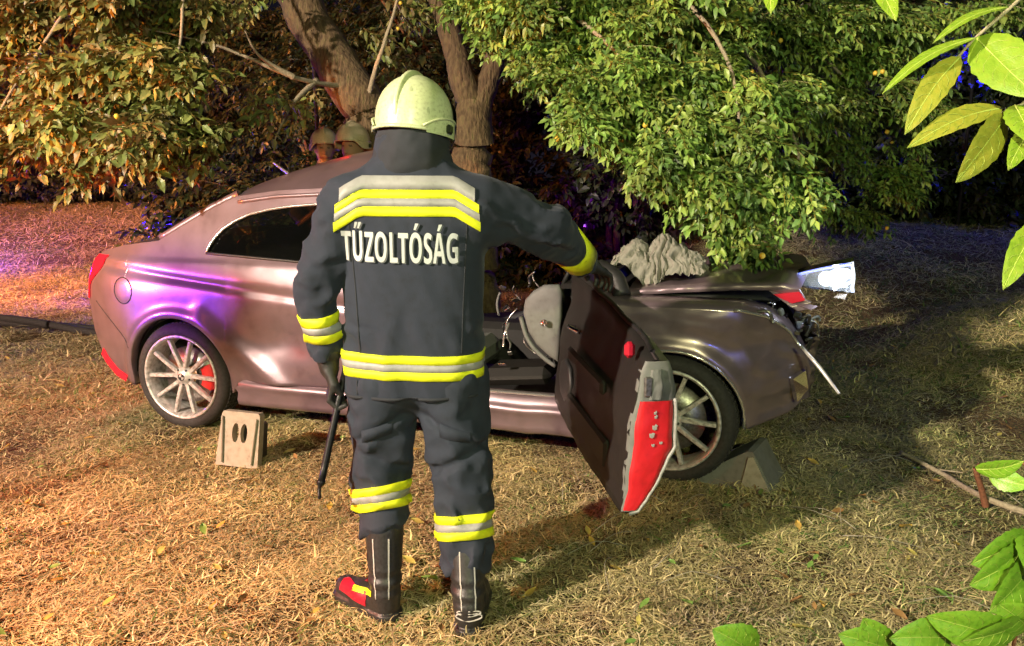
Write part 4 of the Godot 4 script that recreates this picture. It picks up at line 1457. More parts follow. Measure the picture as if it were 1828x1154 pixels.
# the door, folded out towards the camera; its own axes: x along the door from the hinge, y up, -z to the outer skin
func door(t: Node3D) -> void:
	var d := Node3D.new()
	d.name = "door"
	t.add_child(d)
	d.set_meta("label", "torn open front door swung out towards the camera with a red rear edge")
	var hinge := Vector3(0.235, 0, -3.90)
	var free := Vector3(0.44, 0, -2.77)
	var xa := (free - hinge).normalized()
	var za := xa.cross(Vector3.UP)
	var world := Transform3D(Basis(xa, Vector3.UP, za), hinge)
	d.transform = t.transform.affine_inverse() * world
	var L := (free - hinge).length()
	# outline of a cross-section at a station u: inner side then outer side
	var top := func(u: float) -> float: return table(u, [Vector2(0, 1.075), Vector2(0.5, 1.02), Vector2(0.9, 0.96), Vector2(L - 0.08, 0.925), Vector2(L, 0.89)])
	var low := func(u: float) -> float: return table(u, [Vector2(0, 0.42), Vector2(0.4, 0.36), Vector2(0.9, 0.325), Vector2(L, 0.315)])
	var outer := func(u: float, h: float) -> float:
		return -table(h, [Vector2(0.30, 0.03), Vector2(0.36, 0.075), Vector2(0.56, 0.172), Vector2(0.74, 0.168), Vector2(0.86, 0.15), Vector2(0.95, 0.12), Vector2(1.1, 0.11)]) - 0.018 * dent.get_noise_2d(u * 3.0, h * 4.0)
	var inner := func(u: float, h: float) -> float:
		return -table(h, [Vector2(0.30, -0.035), Vector2(0.6, 0.0), Vector2(0.74, 0.008), Vector2(0.86, 0.035), Vector2(0.95, 0.07), Vector2(1.1, 0.07)]) - 0.014 * dent.get_noise_2d(u * 3.0 + 8.0, h * 4.0)
	var st_in := begin()
	var st_out := begin()
	var rin := []
	var rout := []
	var n := 26
	for i in n + 1:
		var u := L * i / n
		var a := PackedVector3Array()
		var b := PackedVector3Array()
		for j in 21:
			var h: float = lerpf(low.call(u), top.call(u), j / 20.0)
			a.append(Vector3(u, h, inner.call(u, h)))
			b.append(Vector3(u, h, outer.call(u, h)))
		a.append(b[20].lerp(a[20], 0.4) + Vector3(0, 0.008, 0))
		b.append(b[20].lerp(a[20], 0.6) + Vector3(0, 0.008, 0))
		a.insert(0, (a[0] + b[0]) / 2.0 - Vector3(0, 0.006, 0))
		b.insert(0, a[0])
		rin.append(a)
		rout.append(b)
	grid(st_in, rin)
	grid(st_out, rout)
	part("inner_trim", done(st_in), M.dark_trim, d)
	part("outer_skin", done(st_out), M.paint, d)
	# the rear edge face: grey above, red below, a pale lip round it
	var face := func(h0: float, h1: float, in0: float, in1: float, lift: float) -> ArrayMesh:
		var st := begin()
		var rows := []
		for i in 17:
			var h := lerpf(h0, h1, i / 16.0)
			var a: float = inner.call(L, h)
			var b: float = outer.call(L, h)
			var r := PackedVector3Array()
			for k in 7:
				var c := lerpf(in0, in1, k / 6.0)
				r.append(Vector3(L + lift + 0.008 * sin(c * PI) + 0.006 * dent.get_noise_2d(c * 5.0, h * 9.0), h, lerpf(a, b, c)))
			r.insert(0, r[0] - Vector3(0.03, 0, 0))
			r.append(r[7] - Vector3(0.03, 0, 0))
			rows.append(r)
		grid(st, rows)
		return done(st)
	var e := Node3D.new()
	e.name = "rear_edge"
	d.add_child(e)
	part("edge_plate", face.call(0.318, 0.893, 0.0, 1.0, 0.0), M.grey_trim, e)
	part("edge_panel", face.call(0.325, 0.745, 0.10, 0.90, 0.008), M.red_panel, e, "torn red panel on the lower rear edge of the door")
	part("edge_upper_plate", face.call(0.752, 0.865, 0.30, 0.62, 0.012), M.grey_trim, e)
	var lip := []
	for i in 22:
		var h := lerpf(0.75, 0.318, i / 21.0)
		lip.append(Vector3(L + 0.008, h, outer.call(L, h) + 0.005 - 0.0012 * sin(i * 2.1)))
	lip.append(Vector3(L + 0.006, 0.307, 0.0))
	part("edge_lip", tube_mesh(lip, [0.007], 8), M.silver, e)
	for k in 6:   # torn holes and rivets through which the pale metal shows
		var p: Vector2 = [Vector2(0.085, 0.70), Vector2(0.088, 0.685), Vector2(0.085, 0.645), Vector2(0.075, 0.615), Vector2(0.08, 0.577), Vector2(0.11, 0.585)][k]
		var r := 0.010 if k in [2, 3] else 0.006
		part("torn_spot", pad([Vector2(-r, -r * 0.6), Vector2(-r * 0.2, -r * 1.1), Vector2(r * 0.8, -r * 0.7), Vector2(r * (0.5 + 0.1 * k), 0.1 * r), Vector2(r * 1.1, r * 0.8), Vector2(r * 0.2, r * (1.7 - 0.2 * k)), Vector2(-r * 0.4, r * 0.7), Vector2(-r * 1.1, r * 0.9)], 0.0, 0.003), M.silver, e).transform = Transform3D(Basis(Vector3.UP, PI / 2), Vector3(L + 0.0185, p.y, -p.x))
	var seal := []
	for i in 14:
		var u := L * i / 13.5
		seal.append(Vector3(u, top.call(u) + 0.010, lerpf(inner.call(u, top.call(u)), outer.call(u, top.call(u)), 0.5)))
	part("window_seal", tube_mesh(seal, [0.011], 7), M.black_plastic, d)
	part("latch", box_mesh(Vector3(L + 0.014, 0.80, -0.055), Vector3(0.016, 0.075, 0.03), Basis(), 0.005), M.steel, e)
	part("door_lamp", box_mesh(Vector3(L - 0.06, 0.925, -0.005), Vector3(0.034, 0.062, 0.04), Basis(), 0.016), M.reflector_red, d)
	part("armrest", box_mesh(Vector3(0.62, 0.74, 0.03), Vector3(0.55, 0.06, 0.03), Basis(Vector3.BACK, -0.05), 0.014), M.dark_trim, d)
	part("door_pocket", box_mesh(Vector3(0.60, 0.47, 0.015), Vector3(0.62, 0.12, 0.03), Basis(Vector3.BACK, -0.06), 0.014), M.dark_trim, d)
	part("inner_handle", tube_mesh(curve_pts([Vector3(0.28, 0.86, -0.01), Vector3(0.34, 0.875, 0.035), Vector3(0.42, 0.86, 0.0)], 9), [0.010], 8), M.chrome, d)
	part("speaker_grille", pad([Vector2(0.12, 0.50), Vector2(0.2, 0.47), Vector2(0.28, 0.50), Vector2(0.31, 0.58), Vector2(0.28, 0.66), Vector2(0.2, 0.69), Vector2(0.12, 0.66), Vector2(0.09, 0.58)], 0.006, 0.03), M.black_plastic, d)
	part("hinge_bracket", box_mesh(Vector3(-0.02, 0.72, -0.05), Vector3(0.05, 0.06, 0.06), Basis(), 0.008), M.steel, d)
	part("hinge_bracket", box_mesh(Vector3(-0.02, 0.52, -0.05), Vector3(0.05, 0.06, 0.06), Basis(), 0.008), M.steel, d)

# ---------------------------------------------------------------- people

const TORSO_A := [Vector2(0.76, 0.252), Vector2(0.95, 0.247), Vector2(1.24, 0.243), Vector2(1.42, 0.248), Vector2(1.51, 0.246), Vector2(1.565, 0.220), Vector2(1.61, 0.168), Vector2(1.65, 0.128), Vector2(1.76, 0.114)]
const TORSO_B := [Vector2(0.76, 0.150), Vector2(0.95, 0.148), Vector2(1.24, 0.150), Vector2(1.44, 0.145), Vector2(1.52, 0.130), Vector2(1.57, 0.116), Vector2(1.61, 0.108), Vector2(1.65, 0.104), Vector2(1.76, 0.100)]

func torso(p: Vector3, grow := 0.0) -> float:
	var a := table(p.y, TORSO_A) + grow
	var b := table(p.y, TORSO_B) + grow
	var ex := 2.6
	var q := pow(pow(absf(p.x) / a, ex) + pow(absf(p.z + 0.02) / b, ex), 1.0 / ex)
	return (q - 1.0) * b * 0.9

const SH_L := Vector3(-0.212, 1.492, 0.0)
const EL_L := Vector3(-0.334, 1.215, 0.035)
const WR_L := Vector3(-0.312, 0.975, 0.0)
const SH_R := Vector3(0.215, 1.485, -0.02)
const EL_R := Vector3(0.455, 1.400, -0.16)
const WR_R := Vector3(0.625, 1.258, -0.43)

func torso_sdf(p: Vector3) -> float:
	var d := maxf(torso(p), p.y - 1.72)
	d = maxf(d, 0.828 - p.y)
	var f := fold.get_noise_3dv(Vector3(p.x * 2.6, p.y * 4.2, p.z * 2.6))
	d += 0.013 * (absf(fold.get_noise_3dv(Vector3(p.x * 4.5 + p.y * 1.6, p.y * 1.3, p.z * 2.0))) - 0.2)
	# the cloth hangs from the shoulders in long shallow drapes and bunches a little above the belt line
	d += 0.004 * sin(p.x * 34.0 + 6.0 * fold.get_noise_2d(p.x * 2.0, p.y * 1.2)) * smoothstep(1.25, 1.0, p.y)
	d += 0.004 * sin(p.y * 70.0 + p.x * 20.0 + f * 9.0) * exp(-pow((p.y - 1.04) / 0.07, 2.0)) * smoothstep(0.06, 0.2, absf(p.x))
	return d * 0.9

func sleeve_fold(p: Vector3, d: float) -> float:
	var f := fold.get_noise_3dv(Vector3(p.x * 3.4, p.y * 5.0, p.z * 3.4))
	return (d + 0.040 * (absf(f) - 0.2) + 0.005 * sin(p.y * 48.0 + p.x * 30.0 + f * 7.0)) * 0.8

func sleeve_l_sdf(p: Vector3) -> float:
	return sleeve_fold(p, smin(cap(p, SH_L, EL_L, 0.100, 0.072), cap(p, EL_L, WR_L, 0.072, 0.054), 0.02))

func sleeve_r_sdf(p: Vector3) -> float:
	return sleeve_fold(p, smin(cap(p, SH_R, EL_R, 0.108, 0.096), cap(p, EL_R, WR_R, 0.096, 0.066), 0.03))

func jacket_sdf(p: Vector3) -> float:
	var d := torso_sdf(p)
	d = smin(d, sleeve_l_sdf(p), lerpf(0.010, 0.06, smoothstep(1.33, 1.45, p.y)))
	return smin(d, sleeve_r_sdf(p), 0.05)

func leg_fold(p: Vector3, d: float) -> float:
	var f := fold.get_noise_3dv(Vector3(p.x * 3.4, p.y * 2.8, p.z * 3.4) + Vector3(3, 1, 7))
	d += 0.046 * (absf(f) - 0.2)
	var low := smoothstep(0.66, 0.40, p.y)
	d += 0.012 * (absf(sin(p.y * 27.0 + p.x * 9.0 * signf(p.x) + f * 5.0)) - 0.6) * (0.15 + low)
	d += 0.018 * exp(-pow((p.y - 0.60 - 0.5 * (absf(p.x) - 0.14)) / 0.020, 2.0)) * smoothstep(0.0, 0.06, p.z + 0.02)
	d += 0.014 * exp(-pow((p.y - 0.73 + 0.6 * (absf(p.x) - 0.10)) / 0.018, 2.0)) * smoothstep(0.0, 0.06, p.z + 0.02)
	return d * 0.85

func leg_l_sdf(p: Vector3) -> float:
	var d := cap(p, Vector3(-0.122, 0.86, -0.01), Vector3(-0.135, 0.47, -0.02), 0.124, 0.104)
	d = smin(d, cap(p, Vector3(-0.135, 0.47, -0.02), Vector3(-0.126, 0.30, 0.03), 0.104, 0.080), 0.02)
	return leg_fold(p, maxf(d, 0.285 - p.y + 0.08 * p.z))

func leg_r_sdf(p: Vector3) -> float:
	var d := cap(p, Vector3(0.130, 0.86, -0.01), Vector3(0.165, 0.45, 0.02), 0.126, 0.110)
	d = smin(d, cap(p, Vector3(0.165, 0.45, 0.02), Vector3(0.183, 0.21, 0.09), 0.110, 0.086), 0.02)
	return leg_fold(p, maxf(d, 0.165 - p.y + 0.25 * p.z))

func trousers_sdf(p: Vector3) -> float:
	var d := smin(leg_l_sdf(p), leg_r_sdf(p), 0.02)
	var hip := (Vector3(p.x / 0.24, (p.y - 0.90) / 0.15, (p.z + 0.02) / 0.145).length() - 1.0) * 0.145
	return smin(d, hip, 0.03)

func boots_sdf(p: Vector3) -> float:
	var d := boot(p, Vector3(-0.118, 0.0, 0.075), Vector3(-0.122, 0.32, 0.03), Vector3(-0.80, 0, -0.62))
	return minf(d, boot(p, Vector3(0.192, 0.0, 0.165), Vector3(0.182, 0.27, 0.09), Vector3(0.12, 0, -1.0)))

func boot(p: Vector3, heel: Vector3, shaft: Vector3, dir: Vector3) -> float:
	var f := dir.normalized()
	var a := heel + Vector3(0, 0.10, 0)
	var d := cap(p, a, shaft, 0.056, 0.070)
	d = smin(d, cap(p, heel + Vector3(0, 0.045, 0) - f * 0.005, heel + Vector3(0, 0.052, 0) + f * 0.10, 0.048, 0.050), 0.03)
	d = smin(d, cap(p, heel + Vector3(0, 0.047, 0) + f * 0.10, heel + Vector3(0, 0.042, 0) + f * 0.215, 0.052, 0.044), 0.03)
	# welt of the sole
	var s := (p - heel).dot(f)
	var sole := cap(Vector3(p.x, 0.012, p.z), heel + Vector3(0, 0.012, 0) - f * 0.01, heel + Vector3(0, 0.012, 0) + f * 0.215, 0.054, 0.052)
	sole = maxf(sole, absf(p.y - 0.013) - 0.013)
	d = minf(d, sole)
	d += 0.004 * sin(p.y * 120.0) * smoothstep(0.09, 0.14, p.y) * smoothstep(0.22, 0.16, p.y)
	return maxf(d, -p.y) + 0.0 * s

func body_sdf(p: Vector3) -> float:
	var q := Vector3(p.x, p.y, p.z)
	var d := torso(q, -0.035)
	d = maxf(d, p.y - 1.66)
	d = maxf(d, 0.85 - p.y)
	d = smin(d, cap(p, Vector3(0, 1.52, -0.02), Vector3(0.012, 1.68, -0.035), 0.062, 0.060), 0.04)
	d = smin(d, (Vector3((p.x - 0.015) / 0.078, (p.y - 1.755) / 0.115, (p.z + 0.05) / 0.098).length() - 1.0) * 0.08, 0.02)
	d = smin(d, minf(cap(p, SH_L, EL_L, 0.06, 0.045), cap(p, EL_L, WR_L, 0.045, 0.032)), 0.03)
	d = smin(d, minf(cap(p, SH_R, EL_R, 0.06, 0.048), cap(p, EL_R, WR_R, 0.048, 0.034)), 0.03)
	d = smin(d, minf(cap(p, Vector3(-0.11, 0.86, 0), Vector3(-0.128, 0.47, -0.02), 0.09, 0.06), cap(p, Vector3(-0.128, 0.47, -0.02), Vector3(-0.12, 0.09, 0.06), 0.06, 0.04)), 0.05)
	d = smin(d, minf(cap(p, Vector3(0.12, 0.86, 0), Vector3(0.160, 0.45, 0.02), 0.09, 0.065), cap(p, Vector3(0.160, 0.45, 0.02), Vector3(0.188, 0.09, 0.15), 0.065, 0.04)), 0.05)
	return d

func chain(p: Vector3, pts: Array, r0: float, r1: float) -> float:
	var d := 10.0
	var n := pts.size() - 1
	for i in n:
		d = minf(d, cap(p, pts[i], pts[i + 1], lerpf(r0, r1, float(i) / n), lerpf(r0, r1, (i + 1.0) / n)))
	return d

# a gloved hand: palm from wrist w to knuckle centre k, thickness along n, fingers as chains
func glove_sdf(p: Vector3, w: Vector3, k: Vector3, across_v: Vector3, fingers: Array, thumb: Array, cuff: Vector3) -> float:
	var d := 10.0
	var pal := k - w
	for i in 4:
		var o := across_v * (0.030 - 0.020 * i)
		d = smin(d, cap(p, w + o * 0.7, w + pal + o, 0.019, 0.0165), 0.012)
	d = smin(d, cap(p, cuff, w + pal * 0.15, 0.050, 0.035), 0.02)
	d = minf(d, cap(p, cuff + pal * 0.12, cuff + pal * 0.16, 0.050, 0.050))
	for f in fingers:
		d = smin(d, chain(p, f, 0.0125, 0.0095), 0.006)
	d = smin(d, chain(p, thumb, 0.0155, 0.0115), 0.010)
	return d + 0.002 * fold.get_noise_3dv(p * 14.0)

func firefighter() -> void:
	var t := thing("person", "firefighter seen from behind in dark blue turnout gear with a yellow-green helmet", "person", Vector3(-0.338, 0, -2.66))
	t.scale = Vector3.ONE * 0.98
	var navy := Color(0.03, 0.034, 0.045)
	part("body", nets(body_sdf, Vector3(-0.5, 0.0, -0.6), Vector3(0.75, 1.92, 0.3), 0.014, func(p: Vector3) -> Color: return Color(0.42, 0.26, 0.19) if p.y > 1.69 else navy), M.body, t)
	part("jacket", nets(jacket_sdf, Vector3(-0.50, 0.77, -0.62), Vector3(0.78, 1.72, 0.26), 0.0095), M.cloth, t)
	part("trousers", nets(trousers_sdf, Vector3(-0.34, 0.12, -0.24), Vector3(0.36, 0.98, 0.26), 0.009), M.cloth_grey, t)
	# jacket hem facing, slit and neck protector
	part("jacket_hem", band(torso_sdf, Vector3(0, 0.70, -0.02), Vector3(0, 1.2, -0.02), Vector3(0, 0, 1), -2.6, 2.6, func(_t): return 0.131, func(_t): return 0.141, 60, 0.005, 1), M.neck, t)
	var st := begin()
	var rows := []
	for i in 15:
		var f := i / 14.0
		var r := PackedVector3Array()
		var y := lerpf(1.597, 1.765, f)
		for k in 49:
			var a := TAU * k / 48.0
			var rx := table(y, [Vector2(1.595, 0.168), Vector2(1.62, 0.144), Vector2(1.66, 0.130), Vector2(1.70, 0.123), Vector2(1.765, 0.108)]) + 0.016 * fold.get_noise_3d(cos(a) * 1.6, f * 1.2, sin(a) * 1.6)
			var rz := table(y, [Vector2(1.595, 0.112), Vector2(1.62, 0.124), Vector2(1.66, 0.130), Vector2(1.70, 0.126), Vector2(1.765, 0.112)]) + 0.010 * fold.get_noise_3d(cos(a) * 2.6, f * 2.0, sin(a) * 2.6)
			r.append(Vector3(0.006 + sin(a) * rx, y, -0.022 + cos(a) * rz))
		rows.append(r)
	grid(st, rows)
	part("neck_protector", done(st), M.neck, t)
	# reflective stripes
	var j := jacket_sdf
	var back := func(y0: float, y1: float, x0: float, x1: float, slope: float) -> Array:
		var rr := []
		for i in 25:
			var x := lerpf(x0, x1, i / 24.0)
			var drop := maxf(absf(x - 0.0) - 0.155, 0.0) * slope + 0.01 * (x + 0.2) * 0.6
			rr.append([Vector2(x, y0 - drop), Vector2(x, lerpf(y0, y1, 0.5) - drop), Vector2(x, y1 - drop)])
		return rr
	part("yoke_panel", laid(j, back.call(1.545, 1.590, -0.225, 0.222, 0.6), 0.006), M.silver, t, "pale grey yoke across the shoulders")
	part("yellow_stripe", laid(j, back.call(1.516, 1.545, -0.240, 0.236, 0.6), 0.004), M.yellow, t)
	part("silver_stripe", laid(j, back.call(1.490, 1.516, -0.243, 0.238, 0.6), 0.0045), M.silver, t)
	part("yellow_stripe", laid(j, back.call(1.458, 1.490, -0.246, 0.240, 0.6), 0.004), M.yellow, t)
	for s in [["yellow_stripe", 0.958, 0.988, M.yellow], ["silver_stripe", 0.932, 0.958, M.silver], ["yellow_stripe", 0.902, 0.932, M.yellow]]:
		part(s[0], band(torso_sdf, Vector3(0, 0.70, -0.02), Vector3(0, 1.2, -0.02), Vector3(0, 0, 1), -1.75, 1.75, func(a): return s[1] - 0.70 - 0.004 * a, func(a): return s[2] - 0.70 - 0.004 * a, 60, 0.005, 2), s[3], t)
	var pa := SH_L.lerp(EL_L, 0.0)
	var dl := (EL_L - SH_L).length()
	var fl := (WR_L - EL_L).length()
	for s in [["yellow_stripe", 0.40, 0.54, M.yellow], ["silver_stripe", 0.54, 0.66, M.silver], ["yellow_stripe", 0.66, 0.80, M.yellow]]:
		part(s[0], band(sleeve_l_sdf, EL_L, WR_L, Vector3(-0.3, 0, 1), -2.4, 2.4, func(_a): return fl * s[1], func(_a): return fl * s[2], 40, 0.005, 2), s[3], t)
	var fr := (WR_R - EL_R).length()
	for s in [["yellow_stripe", 0.60, 0.92, M.yellow]]:
		part(s[0], band(sleeve_r_sdf, EL_R, WR_R, Vector3(0.3, 0.4, 1), -2.9, 2.9, func(a): return fr * (s[1] + 0.05 * sin(a)), func(a): return fr * (s[2] + 0.05 * sin(a)), 40, 0.006, 2), s[3], t)
	for leg in [[Vector3(-0.135, 0.47, -0.02), Vector3(-0.126, 0.30, 0.03), -0.10, 0.018], [Vector3(0.165, 0.45, 0.02), Vector3(0.183, 0.21, 0.09), 0.0, 0.085]]:
		var lsdf = leg_l_sdf if leg[0].x < 0.0 else leg_r_sdf
		var o: float = leg[3]
		var tilt: float = leg[2]
		for s in [["yellow_stripe", 0.0, 0.030, M.yellow], ["silver_stripe", 0.030, 0.056, M.silver], ["yellow_stripe", 0.056, 0.086, M.yellow]]:
			part(s[0], band(lsdf, leg[0], leg[1], Vector3(0, 0, 1), -2.9, 2.9, func(a): return o + s[1] - 0.02 + tilt * 0.13 * sin(-a), func(a): return o + s[2] - 0.02 + tilt * 0.13 * sin(-a), 44, 0.009, 2), s[3], t)
	for sd: float in [-1.0, 1.0]:
		var seam := []
		for i in 31:
			var y := lerpf(0.99, 1.43, i / 30.0)
			var x := sd * (0.186 + 0.012 * sin(y * 5.0))
			seam.append([Vector2(x - 0.0022, y), Vector2(x + 0.0022, y)])
		part("side_seam", laid(j, seam, 0.0012), M.neck, t)
		seam = []
		for i in 13:
			var y := lerpf(0.845, 0.895, i / 12.0)
			seam.append([Vector2(sd * 0.19 - 0.0022, y), Vector2(sd * 0.19 + 0.0022, y)])
		part("side_seam", laid(j, seam, 0.0012), M.neck, t)
		var hip_flap := []
		for i in 9:
			var x := sd * lerpf(0.085, 0.19, i / 8.0) + 0.01
			hip_flap.append([Vector2(x, 0.745 - 0.03 * i / 8.0), Vector2(x, 0.700 - 0.03 * i / 8.0)])
		part("pocket_flap", laid(trousers_sdf, hip_flap, 0.006), M.cloth_grey, t)
	lettering(t, j)
	# boots
	part("boots_shell", nets(boots_sdf, Vector3(-0.40, -0.012, -0.17), Vector3(0.32, 0.36, 0.30), 0.007), M.boot, t, "black lace-up boots with red and yellow patches")
	var bs := boots_sdf
	for b in [[Vector3(-0.118, 0.10, 0.07), Vector3(-0.121, 0.30, 0.03), -0.55], [Vector3(0.192, 0.10, 0.158), Vector3(0.184, 0.28, 0.095), -0.45]]:
		part("boot_seam", band(bs, b[0], b[1], Vector3(0, 0, 1), b[2] + 0.85, b[2] + 0.93, func(_a): return -0.02, func(_a): return 0.20, 2, 0.002, 14), M.lace, t)
		part("boot_seam", band(bs, b[0], b[1], Vector3(0, 0, 1), b[2] + 0.05, b[2] + 0.12, func(_a): return -0.02, func(_a): return 0.20, 2, 0.002, 14), M.lace, t)
	part("toe_patch", laid_dir(bs, Vector3(-0.225, 0.055, -0.01), Vector3(0.10, 0.0, 0.13), Vector3(0, 0.055, 0)), M.reflector_red, t)
	part("toe_stripe", laid_dir(bs, Vector3(-0.185, 0.078, 0.03), Vector3(0.09, 0.012, 0.07), Vector3(0, 0.022, 0)), M.yellow, t)
	part("boot_tab", laid_dir(bs, Vector3(-0.185, 0.21, 0.03), Vector3(0.035, 0, 0.02), Vector3(0, 0.035, 0)), M.reflector_red, t)
	part("boot_tab", laid_dir(bs, Vector3(-0.185, 0.125, 0.03), Vector3(0.035, 0, 0.02), Vector3(0, 0.035, 0)), M.reflector_red, t)
	for k in 2:
		var loop := []
		for i in 21:
			var a := TAU * i / 20.0
			loop.append(Vector3(0.195 + cos(a) * (0.046 - 0.004 * k), 0.075 + 0.014 * sin(a) * (1.0 - 0.3 * k) + 0.014 * k, 0.219 - 0.010 * absf(cos(a))))
		part("lace_loop", tube_mesh(loop, [0.0028], 6), M.lace, t)
	helmet(t)
	gloves(t)

func laid_dir(sdf: Callable, c: Vector3, u: Vector3, v: Vector3) -> ArrayMesh:
	# patch round c spanned by u and v, dropped onto the field from outside and behind
	var n := Vector3(-0.45, 0.35, 0.85).normalized()
	var st := begin()
	var rows := []
	for i in 9:
		var r := PackedVector3Array()
		for k in 6:
			var p := c + u * (i / 8.0 - 0.5) + v * (k / 5.0 - 0.5)
			r.append(trace(sdf, p + n * 0.2, -n, 0.35) + n * 0.003)
		rows.append(r)
	grid(st, rows)
	return done(st)

func lettering(t: Node3D, sdf: Callable) -> void:
	var font := SystemFont.new()
	font.font_names = PackedStringArray(["Droid Sans"])
	font.font_weight = 700
	var word := "TŰZOLTÓSÁG"
	var width := 0.388
	for pass_n in 2:
		var tm := TextMesh.new()
		tm.font = font
		tm.font_size = 64
		tm.pixel_size = 0.002
		tm.depth = 0.0
		tm.curve_step = 1.5
		tm.text = word
		var arr := tm.surface_get_arrays(0)
		var v: PackedVector3Array = arr[Mesh.ARRAY_VERTEX]
		var idx: PackedInt32Array = arr[Mesh.ARRAY_INDEX]
		var lo := Vector3(1e3, 1e3, 0)
		var hi := -lo
		for p in v:
			lo = lo.min(p)
			hi = hi.max(p)
		var sx := width / (hi.x - lo.x)
		var sy := 0.132 / (hi.y - lo.y)
		var map := func(p: Vector3) -> Vector3:
			var x := (p.x - (lo.x + hi.x) / 2.0) * sx - 0.028
			var y := (p.y - lo.y) * sy + 1.304 - 0.025 * (x + 0.03)
			if pass_n == 1:
				x += 0.004
				y -= 0.0035
			var h := trace(sdf, Vector3(x, y, 0.5), Vector3(0, 0, -1), 0.9)
			return h + Vector3(0, 0, 0.0092 if pass_n == 0 else 0.0072)
		var st := begin(false)
		for k in range(0, idx.size(), 3):
			split_tri(st, v[idx[k]], v[idx[k + 1]], v[idx[k + 2]], map, 0)
		part("lettering" if pass_n == 0 else "lettering_edge", done(st), M.letter if pass_n == 0 else M.letter_edge, t, "pale lettering TŰZOLTÓSÁG across the back" if pass_n == 0 else "")

func split_tri(st: SurfaceTool, a: Vector3, b: Vector3, c: Vector3, map: Callable, depth: int) -> void:
	var m := maxf(a.distance_to(b), maxf(b.distance_to(c), c.distance_to(a)))
	if m > 0.06 and depth < 4:
		if a.distance_to(b) >= m - 1e-6:
			var q := (a + b) / 2.0
			split_tri(st, a, q, c, map, depth + 1)
			split_tri(st, q, b, c, map, depth + 1)
		elif b.distance_to(c) >= m - 1e-6:
			var q := (b + c) / 2.0
			split_tri(st, a, b, q, map, depth + 1)
			split_tri(st, a, q, c, map, depth + 1)
		else:
			var q := (a + c) / 2.0
			split_tri(st, a, b, q, map, depth + 1)
			split_tri(st, q, b, c, map, depth + 1)
		return
	for p in [a, b, c]:
		st.add_vertex(map.call(p))

func helmet_point(u: float, a: float, grow := 0.0) -> Vector3:
	# u 0 at the crown, 1 at the rim; a is the heading, 0 at the nape (towards the camera)
	var rim := 1.0 + 0.10 * (1.0 - cos(2.0 * a)) * 0.5 - 0.06 * cos(a) * (1.0 if absf(a) < PI / 2 else -0.2)
	var ph := u * (1.62 + 0.30 * rim) * (1.0 - 0.20 * smoothstep(1.9, 2.5, absf(a)))
	var rx := 0.128 + grow
	var rz := 0.152 + grow
	var ry := 0.150 + grow
	var s := sin(minf(ph, 1.5708))
	var y := cos(ph) * ry * (1.0 if ph < 1.5708 else 0.85)
	if ph > 1.5708:
		s = 1.0 + 0.03 * (ph - 1.5708)
	return Vector3(sin(a) * rx * s, y, cos(a) * rz * s)

